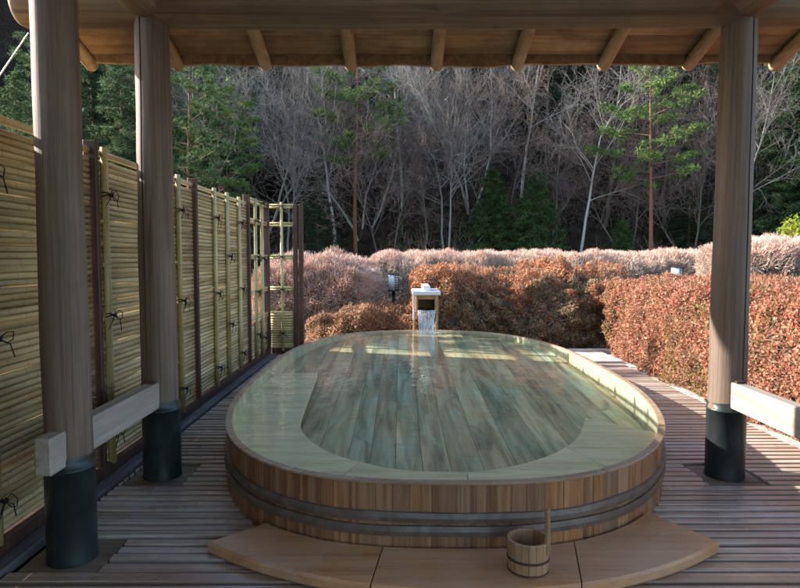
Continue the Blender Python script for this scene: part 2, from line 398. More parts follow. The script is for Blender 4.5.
# ------------------------------------------------------------------ pavilion
pav=empty('pavilion',(.3,1.0,0),'open timber pavilion with log posts, cross beam and sloping board roof over the bath','pavilion')
def log_bm(p0,p1,r0,r1,groove=None,seed=0,n=56,rings=26,capround=0.0):
    """log along a line, slightly irregular, optional drying kerf at angle groove (radians)"""
    nz=NZ(.5,10,seed); p0=np.array(p0,float); p1=np.array(p1,float); t=(p1-p0); Ln=np.linalg.norm(t); t/=Ln
    if abs(t[2])>.9: u=np.array((1.,0,0)); 
    elif abs(t[0])>.9: u=np.array((0,1.,0))
    else: u=np.array((1.,0,0))
    u=u-t*np.dot(u,t); u/=np.linalg.norm(u); w=np.cross(t,u)
    b=MB(); vs=[]
    stations=[]
    for i in range(rings+1): stations.append(i/rings)
    if capround>0:
        e=capround/Ln; stations=[0,e*.15,e*.5,e]+[s for s in stations if e<s<1-e]+[1-e,1-e*.5,1-e*.15,1]
    for s in stations:
        c=p0+t*Ln*s; r=r0+(r1-r0)*s
        if capround>0:
            d=min(s,1-s)*Ln/capround
            if d<1: r*=math.sqrt(max(0.0,1-(1-d)**2))*.25+.75
        off=np.array([math.sin(s*3.1+seed),math.cos(s*2.3+seed*2),0])*.004
        for k in range(n):
            a=2*math.pi*k/n; d=u*math.cos(a)+w*math.sin(a)
            rr=r*(1+.016*float(nz(c*.6+d*.2)))
            if groove is not None:
                groove_=round(groove/(2*math.pi/n))*(2*math.pi/n)
                da=abs((a-groove_+math.pi)%(2*math.pi)-math.pi)
                if da<.03: rr*=.5
            vs.append(c+d*rr+off)
    fs=[]; m=len(stations)
    for i in range(m-1):
        for k in range(n):
            k2=(k+1)%n; fs.append((i*n+k,i*n+k2,i*n+n+k2,i*n+n+k))
    fs.append(tuple(range(n-1,-1,-1))); fs.append(tuple(range((m-1)*n,m*n)))
    b.add(vs,fs); return b
grooves=[None,R(-90-24),R(-90+24),None]
plabel=['weathered front left log post','weathered rear left log post with a long drying split','weathered rear right log post with a long drying split','weathered front right log post']
BZ=3.165  # centre height of cross beam
for i,(px,py) in enumerate(POSTS):
    top=BZ-.06 if py>4 else 3.1
    p=log_bm((px,py,.46),(px,py,top),PRAD[i],PRAD[i]*.91,grooves[i],i+3,112 if grooves[i] else 56).build('post',M['post'],pav,not grooves[i]); setloc(p,pav)
    p['label']=plabel[i]
    b=MB(); n=56
    prof=[(-.05,.133),(.0,.134),(.02,.131),(.45,.131),(.452,.135),(.462,.135),(.464,.131),(.505,.131),(.522,.127)]
    prof=[(z,r-.126+PRAD[i]) for z,r in prof]
    vs=[(px+r*math.cos(2*math.pi*k/n)*(1+.006*math.sin(3*2*math.pi*k/n+i)),py+r*math.sin(2*math.pi*k/n),z) for z,r in prof for k in range(n)]
    fs=[(a*n+k,a*n+(k+1)%n,a*n+n+(k+1)%n,a*n+n+k) for a in range(len(prof)-1) for k in range(n)]
    b.add(vs,fs); s=b.build('metal_sleeve',M['sleeve'],p,True)
    b=MB(); b.box(px-.195,px+.195,py-.195,py+.195,-.05,-.012,bev=.006); b.build('base_plate',M['plate'],p)
cb=log_bm((-2.52,4.2,BZ),(3.25,4.2,BZ),.158,.150,None,9,56,40,.07).build('cross_beam',M['beam'],pav,True); setloc(cb,pav)
for x in (-1.66,2.26):
    s=log_bm((x,4.13,3.175),(x,-2.5,3.175),.135,.13,None,int(x*7)+20,48,24,.05).build('side_beam',M['sidebeam'],pav,True); setloc(s,pav)
fb=log_bm((-2.62,1.4,3.42),(3.25,1.4,3.42),.12,.12,None,15,40,20,.05).build('cross_beam',M['beam'],pav,True); setloc(fb,pav)
# rafters: slope .293 down to the eave at Y=5.1
SL=.293; EY=5.10; EZ=3.012
def rz(y): 
    return EZ+(EY-y)*SL if y>0.6 else EZ+(EY-.6)*SL-(.6-y)*SL
RX=[-2.50,-1.80,-1.09,-.40,.295,.955,1.655,2.34,3.04]
for i,x in enumerate(RX):
    p0=(x,.6,rz(.6)+.045); p1=(x,EY+.045,rz(EY+.045)+.045)
    b=log_bm(p0,p1,.050,.050,None,40+i,24,18,.0); cc=(random.uniform(.85,1.15),0,random.random()); b.c=[cc]*len(b.v)
    r=b.build('rafter',M['rafter'],pav,True); setloc(r,pav)
    b=log_bm((x,.6,rz(.6)+.045),(x,-3.0,rz(-3.0)+.045),.050,.050,None,60+i,20,10,0.); b.c=[cc]*len(b.v)
    r=b.build('rafter',M['rafter'],pav,True); setloc(r,pav)
# roof boards between rafters and bark sheet above (sloping)
b=MB(); y=EY-.02; 
def slab(b,x0,x1,ya,yb,zoff,th,col):
    za,zb=rz(ya)+zoff,rz(yb)+zoff
    vs=[(x0,ya,za),(x1,ya,za),(x1,yb,zb),(x0,yb,zb),(x0,ya,za+th),(x1,ya,za+th),(x1,yb,zb+th),(x0,yb,zb+th)]
    b.add(vs,[(0,1,2,3),(7,6,5,4),(0,4,5,1),(2,6,7,3),(1,5,6,2),(3,7,4,0)],col)
while y>-2.9:
    ya=y; yb=max(y-.235,-2.95)
    if ya>.6>yb: yb=.6
    xs=[-2.56]+sorted(random.sample(RX[1:-1],2))+[3.12]
    for a,c in zip(xs[:-1],xs[1:]):
        slab(b,a+.002,c-.002,ya,yb+.006,.096+random.uniform(0,.004),.018,(random.uniform(.8,1.15),random.random()*.5,random.random()))
    y=yb
rb=b.build('roof_boards',M['sheath'],pav); setloc(rb,pav)
b=MB(); ys=[EY+.05,.6,-3.0]
for a,c in zip(ys[:-1],ys[1:]): slab(b,-2.62,3.18,a,c,.122,.07,(1,1,1))
ro=b.build('roof_covering',M['dark_wood'],pav); setloc(ro,pav)
# waney eave board
b=MB(); n=120; vs=[]; nzw=NZ(.7,8,77)
for i in range(n+1):
    x=-2.58+5.72*i/n; wv=.018*float(nzw((x,0,0)))
    for yy,zz in ((EY+.01,.045+wv*.5),(EY+.03,.045+wv*.5),(EY+.03,.118),(EY+.01,.118)):
        vs.append((x,yy,rz(yy)+zz))
fs=[(i*4+k,i*4+(k+1)%4,i*4+4+(k+1)%4,i*4+4+k) for i in range(n) for k in range(4)]
fs+= [(3,2,1,0),(n*4,n*4+1,n*4+2,n*4+3)]
b.add(vs,fs,(1,.2,.3)); eb=b.build('eave_board',M['rafter'],pav); setloc(eb,pav)
# through rails
for x,y0,y1 in ((-1.645,2.80,4.33),(2.245,1.10,4.33)):
    b=MB(); b.box(x-.040,x+.040,y0,y1,.485,.66,bev=.008); r=b.build('rail',M['rail'],pav); setloc(r,pav)
    b=MB(); sx=-.0
    b.box(x-.028,x+.028,4.035,4.065,.662,.676,bev=.003); b.build('wedge',M['dark_wood'],r)
# stay cable from beam end
b=MB(); b.tube([(-2.47,4.22,2.98),(-2.95,4.24,2.35),(-3.35,4.27,1.76),(-4.5,4.35,.05)],.0045,6)
o=b.build('stay_cable',M['wire']); tag(o,'thin pale cable slanting down from the left end of the roof beam','cable')

# ------------------------------------------------------------------ bath tub
tub=empty('bath_tub',(TC[0],TC[1],0),'large oval cypress bath tub with grey hoops, brim-full of clear water','bath tub')
RZ=.385; N=160; PO=tub_outline(0,N); 
def ring_strip(Pa,Pb,za,zb):  # quads between two outlines
    n=len(Pa); vs=[(x,y,za) for x,y in Pa]+[(x,y,zb) for x,y in Pb]; return vs,[(i,(i+1)%n,n+(i+1)%n,n+i) for i in range(n)]
# staves: arc length resample, each stave own colour, with thin v-grooves
def resample(P,m):
    Q=np.vstack([P,P[:1]]); d=np.r_[0,np.cumsum(np.linalg.norm(np.diff(Q,axis=0),axis=1))]; t=np.asarray(m)*d[-1]
    return np.stack([np.interp(t,d,Q[:,0]),np.interp(t,d,Q[:,1])],-1),d[-1]
PF=tub_outline(0,800); _,PL=resample(PF,[0])
bs=[0]; 
while bs[-1]<1-.6*.085/PL*1.3: bs.append(bs[-1]+random.uniform(.062,.125)/PL)
bs[-1]=1.0
def normals(P,t):
    a,_=resample(P,(np.asarray(t)-.002)%1); c,_=resample(P,(np.asarray(t)+.002)%1); T=c-a; T/=np.linalg.norm(T,axis=1)[:,None]; return np.stack([T[:,1],-T[:,0]],-1)
b=MB()
for t0,t1 in zip(bs[:-1],bs[1:]):
    g=.0012/PL*1.0; ts=[t0,t0+g*1.5,(t0*.5+t1*.5),t1-g*1.5,t1]
    Q,_=resample(PF,ts); Nn=normals(PF,ts); 
    outo=[-.004,0,0,0,-.004]; vs=[]; bulge=random.uniform(-.0015,.0015)
    for z,fl in ((-.03,.0),(.19,-.004),(RZ-.006,-.006)):
        for q,nn,oo in zip(Q,Nn,outo): vs.append((*(q+nn*(oo+fl-.006+bulge)),z))
    for z in (RZ-.006,.0):
        for q,nn in zip(Q,Nn): vs.append((*(q-nn*.036),z))
    fs=[(r*5+i,r*5+i+1,r*5+6+i,r*5+5+i) for r in range(4) for i in range(4)]
    b.add(vs,fs,(random.uniform(.55,1.08),random.random()**1.3*.9,random.random()))
o=b.build('stave_wall',M['stave'],tub); setloc(o,tub)
# rim cap segments
b=MB(); segs=[0,.09,.2,.305,.42,.53,.66,.70,.80,.90,1.0]
for t0,t1 in zip(segs[:-1],segs[1:]):
    m=24; ts=np.linspace(t0+.0002,t1-.0002,m); Q,_=resample(PF,ts%1.0 if t1<1 else np.minimum(ts,.99999)); Nn=normals(PF,ts); vs=[]
    prof=[(.002,RZ-.012),(.004,RZ-.003),(0,RZ),(-.041,RZ),(-.045,RZ-.004),(-.045,RZ-.014)]
    for q,nn in zip(Q,Nn):
        for d,z in prof: vs.append((*(q+nn*d),z))
    fs=[(i*6+k,i*6+6+k,i*6+7+k,i*6+k+1) for i in range(m-1) for k in range(5)]
    fs+=[tuple(range(6)),tuple(range((m-1)*6+5,(m-1)*6-1,-1))]
    b.add(vs,fs,(random.uniform(.85,1.1),random.random()*.6,random.random()))
o=b.build('rim',M['rim'],tub); setloc(o,tub)
# hoops
for z0,z1 in ((.178,.229),(.112,.164)):
    b=MB(); n=400; ts=np.linspace(0,1,n,endpoint=False); Q,_=resample(PF,ts); Nn=normals(PF,ts); vs=[]
    nz=NZ(.9,8,int(z0*1000))
    for q,nn in zip(Q,Nn):
        dz=.003*float(nz((q[0],q[1],0)))
        for d,z in ((-.01,z0),(.006,z0+.001),(.0115,(z0+z1)/2),(.006,z1-.001),(-.01,z1)): vs.append((*(q+nn*d),z+dz))
    fs=[(i*5+k,((i+1)%n)*5+k,((i+1)%n)*5+k+1,i*5+k+1) for i in range(n) for k in range(4)]
    b.add(vs,fs); o=b.build('hoop',M['hoop'],tub,False); setloc(o,tub)
b=MB()
for t0,t1 in zip(bs[:-1],bs[1:]):
    Q,_=resample(PF,np.linspace(t0,t1,4)); Nn=normals(PF,np.linspace(t0,t1,4)); vs=[]
    for z in (RZ-.006,.0):
        for q,nn in zip(Q,Nn): vs.append((*(q-nn*.0440),z))
    b.add(vs,[(i+1,i,i+4,i+5) for i in range(3)],(random.uniform(.8,1.1),random.random()*.7,random.random()))
o=b.build('inner_wall',M['lining'],tub); setloc(o,tub)
# tub floor planks (along Y)
FZ=.12
def fz(y): return .125+.205*max(0,min(1,(y-4.3)/5.0))**1.0
b=MB(); x=-1.36
PI_=tub_outline(-.045,400)
def inner_y(x,sgn):
    u=abs(x-TC[0])/(1.66); 
    if u>=1: return None
    e=(2.95 if x<TC[0] else 2.4) if sgn<0 else 2.7; return TC[1]+sgn*3.12*(1-u**e)**(1/e)
while x<2.06:
    wdt=random.uniform(.15,.24); x1=min(x+wdt,2.07)
    m=14; L_=[]; 
    for i in range(2):
        pass
    xs=np.linspace(x+.0016,x1-.0016,4); vs=[]; 
    for j in range(4):
        xc=min(max(xs[j],TC[0]-1.655),TC[0]+1.655); y0=inner_y(xc,-1)-.01; y1=inner_y(xc,1)+.01
        for q in range(13):
            yy=y0+(y1-y0)*q/12; vs.append((xc,yy,fz(yy)))
    fs=[(j*13+q,j*13+13+q,j*13+14+q,j*13+q+1) for j in range(3) for q in range(12)]
    b.add(vs,fs,(random.uniform(.8,1.12),random.uniform(.2,.85),random.random()))
    x=x1
b2=MB(); 
o=b.build('floor_boards',M['tubfloor'],tub); setloc(o,tub)
b=MB(); P=tub_outline(-.02,160); b.add([(x,y,.105) for x,y in P],[tuple(range(160))]); o=b.build('floor_base',M['joist'],tub); setloc(o,tub)
# bench (front horseshoe) just under the surface
BZ_=.285; sc=(1.5-BZ_)/(1.5-.25)
inner=[(-.88,6.58),(-.85,6.1),(-.82,5.6),(-.79,5.1),(-.75,4.6),(-.66,4.27),(-.45,3.89),(-.2,3.68),(0,3.57),(.25,3.53),(.47,3.54),(.75,3.68),(1.03,3.93),(1.25,4.27),(1.43,4.73)]
inner=[(x*sc,y*sc) for x,y in inner]
def on_wall(x,y,off=-.052):  # project to wall along suitable direction
    P=tub_outline(off,400); return P
PW=tub_outline(-.0455,600)
def nearest_dir(p):
    c=np.array((.42,5.6)) if p[1]<5.2 else np.array((.42,p[1])); d=np.array(p)-c; d/=np.linalg.norm(d)
    best=None
    rel=PW-np.array(p); cr=rel[:,0]*d[1]-rel[:,1]*d[0]; al=rel@d
    k=np.where(al>0,np.abs(cr),9).argmin(); return tuple(PW[k])
# dense spline of inner
I=np.array(inner); dd=np.r_[0,np.cumsum(np.linalg.norm(np.diff(I,axis=0),axis=1))]; 
def cr_spline(I,m):
    out=[]; n=len(I)
    for s in np.linspace(0,n-1-1e-6,m):
        i=int(s); f=s-i; p0=I[max(i-1,0)];p1=I[i];p2=I[min(i+1,n-1)];p3=I[min(i+2,n-1)]
        out.append(.5*((2*p1)+(-p0+p2)*f+(2*p0-5*p1+4*p2-p3)*f*f+(-p0+3*p1-3*p2+p3)*f**3))
    return np.array(out)
Id=cr_spline(I,120); Od=np.array([nearest_dir(p) for p in Id])
Od[0]=(nearest_dir((Id[0][0],Id[0][1]))); 
# smooth outer correspondence: sort by outline angle
b=MB(); joints=[0,34,58,82,104,119]
for a,c in zip(joints[:-1],joints[1:]):
    vs=[]; m=c-a+1
    for i in range(a,c+1):
        pi=Id[i].copy(); po=Od[i].copy()
        if i==a and a>0: d=(Id[i+1]-Id[i]); d/=np.linalg.norm(d); pi+=d*.0025; po+=d*.0025
        if i==c and c<119: d=(Id[i-1]-Id[i]); d/=np.linalg.norm(d); pi+=d*.0025; po+=d*.0025
        vs+= [(pi[0],pi[1],BZ_-.035),(pi[0],pi[1],BZ_-.004),(*(pi+(po-pi)*.01),BZ_),(po[0],po[1],BZ_),(po[0],po[1],BZ_-.035)]
    fs=[(i*5+k,i*5+5+k,i*5+6+k,i*5+k+1) for i in range(m-1) for k in range(4)]
    fs+=[(0,1,2,3,4),tuple(range((m-1)*5+4,(m-1)*5-1,-1))]
    b.add(vs,fs,(random.uniform(.9,1.08),random.random()*.4,random.random()))
o=b.build('bench',M['bench'],tub); setloc(o,tub)
# water surface
b=MB(); P=tub_outline(-.0445,200); b.add([(x,y,.374) for x,y in P],[tuple(range(200))])
o=b.build('water',M['water']); o['kind']='structure'

# ------------------------------------------------------------------ step platform
st=empty('step_platform',(.3,2.8,0),'low curved wooden step of three butted boards at the front of the oval bath','step')
def tub_front_y(x,off): 
    u=abs(x-TC[0])/(1.705+off); e=2.95 if x<TC[0] else 2.4; return TC[1]-(3.16+off)*(1-u**e)**(1/e)
def outer_arc(x):
    # circle through (-.97,3.03),(.32,2.59),(1.61,3.07)
    xc=.32; hw=1.295; sag=.46; Rr=(hw*hw+sag*sag)/(2*sag); return 2.585+Rr-math.sqrt(Rr*Rr-(x-xc)**2)
xj=[-.97,-.13,.80,1.61]; inj=[-.72,-.085,.88,1.40]
for k in range(3):
    m=30; b=MB(); vs=[]
    for i in range(m):
        f=i/(m-1); xo=xj[k]+(xj[k+1]-xj[k])*f; xi=inj[k]+(inj[k+1]-inj[k])*f
        e=.003; 
        if k>0 and i==0: xo+=e; xi+=e
        if k<2 and i==m-1: xo-=e; xi-=e
        po=np.array((xo,outer_arc(xo))); pin=np.array((xi,tub_front_y(xi,.016)))
        d=(pin-po)/np.linalg.norm(pin-po)
        for q,z in ((po+d*.006,.006),(po,.016),(po+d*.002,.048),(po+d*.014,.060),(pin,.060),(pin,.006)): vs.append((*q,z))
    fs=[(i*6+j,i*6+6+j,i*6+6+(j+1)%6,i*6+(j+1)%6) for i in range(m-1) for j in range(6)]
    fs+=[tuple(range(6)),tuple(range((m-1)*6+5,(m-1)*6-1,-1))]
    b.add(vs,fs,(random.uniform(.9,1.08),random.random()*.3,random.random())); o=b.build('board',M['step'],st); setloc(o,st)

# ------------------------------------------------------------------ bucket
bx,by,bz=.590,2.775,.061
bk=empty('hand_bucket',(bx,by,bz),'small round wooden hand bucket with one upright stave handle, standing on the curved step','bucket')
b=MB(); ns=18
for s in range(ns):
    a0=2*math.pi*s/ns; a1=2*math.pi*(s+1)/ns; vs=[]; m=4
    for z,ro,ri in ((0.,.090,.078),(.004,.093,.078),(.075,.095,.081),(.146,.098,.084),(.150,.0965,.0855)):
        for i in range(m):
            a=a0+.01+(a1-a0-.02)*i/(m-1); vs.append((ro*math.cos(a),ro*math.sin(a),z))
        for i in range(m-1,-1,-1):
            a=a0+.01+(a1-a0-.02)*i/(m-1); vs.append((ri*math.cos(a),ri*math.sin(a),z))
    q=2*m; fs=[(r*q+i,r*q+(i+1)%q,r*q+q+(i+1)%q,r*q+q+i) for r in range(4) for i in range(q)]+[tuple(range(4*q,5*q)),tuple(range(q-1,-1,-1))]
    b.add(vs,fs,(random.uniform(.85,1.1),random.random()*.5,random.random()))
b.build('staves',M['bucket'],bk)
b=MB(); b.add([(.085*math.cos(a),.085*math.sin(a),.012) for a in np.linspace(0,2*math.pi,40,endpoint=False)],[tuple(range(40))],(.8,.4,.2)); b.build('bottom',M['bucket'],bk)
for z0,z1,ro in ((.058,.072,.0965),(.004,.014,.0945)):
    b=MB(); n=48; vs=[]
    for r,z in ((ro-.004,z0),(ro+.0015,z0+.002),(ro+.0015,z1-.002),(ro-.004,z1)):
        vs+=[(r*math.cos(2*math.pi*k/n),r*math.sin(2*math.pi*k/n),z) for k in range(n)]
    b.add(vs,[(r*n+k,r*n+(k+1)%n,r*n+n+(k+1)%n,r*n+n+k) for r in range(3) for k in range(n)]); b.build('hoop',M['dark_wood'],bk,True)
b=MB(); a=R(-36); d=np.array((math.cos(a),math.sin(a),0)); t=np.array((-d[1],d[0],0)); vs=[]
for z,hw,th,o_ in ((.10,.019,.010,.091),(.151,.019,.010,.0925),(.175,.015,.010,.0925),(.22,.013,.0095,.092),(.27,.016,.0095,.092),(.292,.017,.009,.092),(.303,.012,.007,.092),(.307,.005,.004,.092)):
    c=d*o_+np.array((0,0,z))
    for sx,sy in ((-1,-.6),(-.7,-1),(.7,-1),(1,-.6),(1,.6),(.7,1),(-.7,1),(-1,.6)): vs.append(c+t*hw*sx+d*th*sy)
fs=[(r*8+k,r*8+(k+1)%8,r*8+8+(k+1)%8,r*8+8+k) for r in range(7) for k in range(8)]+[tuple(range(56,64)),tuple(range(7,-1,-1))]
b.add(vs,fs,(.85,.4,.5)); b.build('handle',M['bucket'],bk)

# ------------------------------------------------------------------ spout
sx,sy=.39,9.30
sp=empty('water_spout',(sx,sy+.25,0),'wooden water spout box with whitish cap at the far end of the bath','water spout')
b=MB()
b.box(sx-.155,sx-.125,sy-.16,sy+.50,.655,.925,bev=.004); b.box(sx+.125,sx+.155,sy-.16,sy+.50,.655,.925,bev=.004)
b.box(sx-.124,sx+.124,sy-.20,sy+.50,.655,.685,bev=.004); b.box(sx-.124,sx+.124,sy+.47,sy+.50,.686,.90)
b.box(sx-.124,sx+.124,sy-.155,sy-.125,.86,.925,bev=.003)
o=b.build('trough',M['spout'],sp); setloc(o,sp)
b=MB(); b.box(sx-.205,sx+.205,sy-.26,sy+.55,.928,.985,bev=.01); o=b.build('cap_board',M['whitish'],sp); setloc(o,sp)
b=MB(); b.box(sx-.055,sx+.055,sy-.20,sy+.5,.987,1.065,bev=.015); o=b.build('ridge_block',M['whitish'],sp); setloc(o,sp)
b=MB(); b.box(sx-.19,sx-.157,sy+.10,sy+.20,-.3,.92,bev=.004); b.box(sx+.157,sx+.19,sy+.10,sy+.20,-.3,.92,bev=.004); o=b.build('support',M['spout'],sp); setloc(o,sp)
b=MB(); b.box(sx-.2,sx-.176,sy-.18,sy-.12,.56,.925,bev=.004); o=b.build('side_board',M['whitish'],sp); setloc(o,sp)
# falling water sheet, several strands
b=MB()
for i in range(9):
    x0=sx-.115+.23*i/8; rr=.013 if i in (0,1,7,8) else .008
    pts=[]; rad=[]
    for k in range(12):
        f=k/11; z=.70-.335*f; y=sy-.19-.10*math.sqrt(f+.02)
        pts.append((x0+(sx-x0)*.12*f+random.uniform(-.004,.004),y+random.uniform(-.004,.004),z)); rad.append(rr*(1+.35*math.sin(k*1.7+i))*(1-.25*f))
    b.tube(pts,rad,8)
vs=[]
for k in range(12):
    f=k/11; z=.70-.335*f; y=sy-.19-.10*math.sqrt(f+.02)
    for i in range(11): vs.append((sx+(-.115+.023*i)*(1-.12*f),y+.004*math.sin(i*2.1+k*.8),z))
b.add(vs,[(r*11+i,r*11+i+1,r*11+12+i,r*11+11+i) for r in range(11) for i in range(10)])
wf=empty('water_stream',(sx,sy-.29,.368),'sheet of clear water pouring from the wooden spout into the bath','falling water')
o=b.build('stream',M['fall'],wf,True); setloc(o,wf)
b=MB(); cy=sy-.29
for i in range(90):
    a=random.uniform(0,6.28); r=abs(random.gauss(0,.55))*.17; s=random.uniform(.004,.012)
    c=np.array((sx+math.cos(a)*r*1.5,cy+math.sin(a)*r,.370+random.random()**3*.05))
    vs=[c+np.array(v)*s for v in ((1,0,0),(0,1,0),(-1,0,0),(0,-1,0),(0,0,.8),(0,0,-.8))]
    b.add(vs,[(0,1,4),(1,2,4),(2,3,4),(3,0,4),(1,0,5),(2,1,5),(3,2,5),(0,3,5)])
for rr in (.10,.16,.24):
    n=40; b.tube([(sx+rr*1.3*math.cos(2*math.pi*k/n),cy+rr*math.sin(2*math.pi*k/n),.3685) for k in range(n+1)],.0045 if rr<.2 else .003,5)
o=b.build('splash',M['fall'],wf,True); setloc(o,wf)

# ------------------------------------------------------------------ bamboo fence
FX=-2.0
fe=empty('bamboo_fence',(FX,5.0,0),'tall screen fence of stacked bamboo canes with dark posts and black cord ties','fence')
FT=2.165
POSTY=[1.85,4.07,6.05,8.16,9.36]
def rods(b,axis,a0,a1,fixed,z0,z1,pitch=.0365,sign=1,jit=.0008):
    z=z0+pitch/2; n=8
    while z<z1-pitch*.3:
        rr=pitch/2*(random.uniform(.985,1.05) if random.random()>.03 else .88); zc=z+random.uniform(-jit,jit); zc1=z+random.uniform(-jit,jit)
        pts=[]; m=7; ph=random.random()*6
        for i in range(m):
            f=i/(m-1); a=a0+(a1-a0)*f; zz=zc*(1-f)+zc1*f+.0012*math.sin(ph+f*7)
            pts.append((fixed,a,zz) if axis=='Y' else (a,fixed,zz))
        b.tube(pts,rr,n,(random.uniform(.72,1.12),0,random.random()))
        z+=pitch
for y0,y1 in zip(POSTY[:-1],POSTY[1:]):
    b=MB(); lat=y0>8
    z1=.575 if lat else FT
    rods(b,'Y',y0+.03,y1-.03,FX-.02,.10,z1)
    p=b.build('bamboo_panel',M['bamboo'],fe,True); setloc(p,fe)
    if not lat:
        b=MB(); rods(b,'Y',y0-.01,y1+.01,FX-.02,FT,FT+.045,.045); b.c=[(1.1,0,.3)]*len(b.c); c=b.build('top_cane',M['bamboo'],fe,True); setloc(c,fe)
    else:
        for z in (2.235,1.96,1.47,.99,.61):
            b=MB(); 
            for dz in (0,.035): b.tube([(FX+.0,y0+.03,z+dz),(FX+.0,y1-.03,z+dz)],.0165,8,(1.1,0,random.random()))
            for dz in (0,.035): b.tube([(FX-.045,y0+.03,z+dz),(FX-.045,y1-.03,z+dz)],.0165,8,(1.1,0,random.random()))
            c=b.build('lattice_cane',M['bamboo'],fe,True); setloc(c,fe)
for y in POSTY+[9.42]:
    b=MB(); b.box(FX-.05,FX+.035,y-.022,y+.022,-.2,2.30 if y>8 else 2.25,bev=.006)
    if y==9.42: continue
    p=b.build('post',M['dark_wood'],fe); setloc(p,fe)
def tie(b,x,y,z,seed,ax=0):
    r=random.Random(seed)
    # wrap around batten and bow with two loops and two tails
    def P(u,v,o): return (x+o,y+u,z+v) if ax==0 else (x+u,y-o,z+v)
    b.tube([P(-.032,-.012,-.005),P(-.02,.0,.028),P(.0,.006,.036),P(.02,0.,.028),P(.032,-.01,-.005)],.0045,6)
    b.tube([P(-.032,.012,-.005),P(-.02,.014,.028),P(.02,-.012,.030),P(.032,.014,-.005)],.0045,6)
    b.tube([P(-.01,.0,.038),P(.012,.004,.046),P(.014,-.012,.04)],.009,6)
    for sgn in (-1,1):
        l=r.uniform(.05,.085); dr=r.uniform(-.01,.05)
        pts=[P(0,0,.04),P(sgn*l*.4,.03,.062),P(sgn*l*.9,.02-dr,.07),P(sgn*l,-.02-dr,.06),P(sgn*l*.6,-.03-dr*.5,.05),P(0,0,.042)]
        b.tube(pts,.003,6)
        e=r.uniform(.06,.13); b.tube([P(0,0,.044),P(sgn*e*.5,-.03,.06),P(sgn*e*.9,-.07-r.uniform(0,.05),.05)],.003,6)
BAT=[(2.35,1),(2.72,0),(2.97,1),(3.52,0),(4.19,1),(4.88,0),(5.57,1),(6.65,1),(7.14,0),(7.66,1),(8.52,1),(8.89,0)]
for i,(y,odd) in enumerate(BAT):
    b=MB(); tz=2.28; b.tube([(FX+.022,y,.08),(FX+.022+random.uniform(-.003,.003),y+random.uniform(-.006,.006),1.2),(FX+.022,y,tz if y>8 else FT+.06)],[.026,.025,.023],12,(random.uniform(.85,1.05),0,random.random()))
    if y>8: b.tube([(FX-.07,y,.08),(FX-.07,y,tz)],.02,10,(1,0,.3))
    bt=b.build('batten',M['bambooZ'],fe,True); setloc(bt,fe)
    zs=(1.91,1.10,.30) if odd else (1.50,.72)
    if y>8: zs=(1.98,1.49,1.01,.42) if odd else (2.25,1.47,.33)
    for j,z in enumerate(zs):
        t=MB(); tie(t,FX+.022,y,z,i*7+j); t.build('tie',M['cord'],bt,True)
# return panel facing the bath
RY=9.42
b=MB(); rods(b,'X',-1.97,-1.60,RY+.02,.10,.575); p=b.build('bamboo_panel',M['bambooX'],fe,True); setloc(p,fe)
for z in (2.235,1.96,1.47,.99,.61):
    b=MB()
    for dz in (0,.035): b.tube([(-1.97,RY,z+dz),(-1.60,RY,z+dz)],.0165,8,(1.1,0,random.random()))
    c=b.build('lattice_cane',M['bambooX'],fe,True); setloc(c,fe)
b=MB(); b.tube([(-1.785,RY-.03,.06),(-1.785,RY-.03,2.31)],.022,12,(1.05,0,.4)); bt=b.build('batten',M['bambooZ'],fe,True); setloc(bt,fe)
for j,z in enumerate((2.25,1.49,1.00,.33)):
    t=MB(); tie(t,-1.785,RY-.03,z,200+j,1); t.build('tie',M['cord'],bt,True)
for x in (-1.585,-1.50):
    b=MB(); b.box(x-.034,x+.034,RY-.035,RY+.04,-.3,2.28,bev=.006); p=b.build('post',M['dark_wood'],fe); setloc(p,fe)
b=MB(); b.box(FX-.015,FX+.03,-2.9,9.36,-.55,.095,bev=.005); b.box(-1.96,-1.54,RY-.01,RY+.03,-.02,.095,bev=.005); o=b.build('sill_board',M['dark_wood'],fe); setloc(o,fe)
b=MB(); b.box(FX+.034,-1.875,-2.9,9.38,-.03,.022,bev=.006); o=b.build('base_board',M['kick'],fe); setloc(o,fe)
b=MB(); rods(b,'Y',-2.8,1.82,FX-.02,.10,FT); p=b.build('bamboo_panel',M['bamboo'],fe,True); setloc(p,fe)

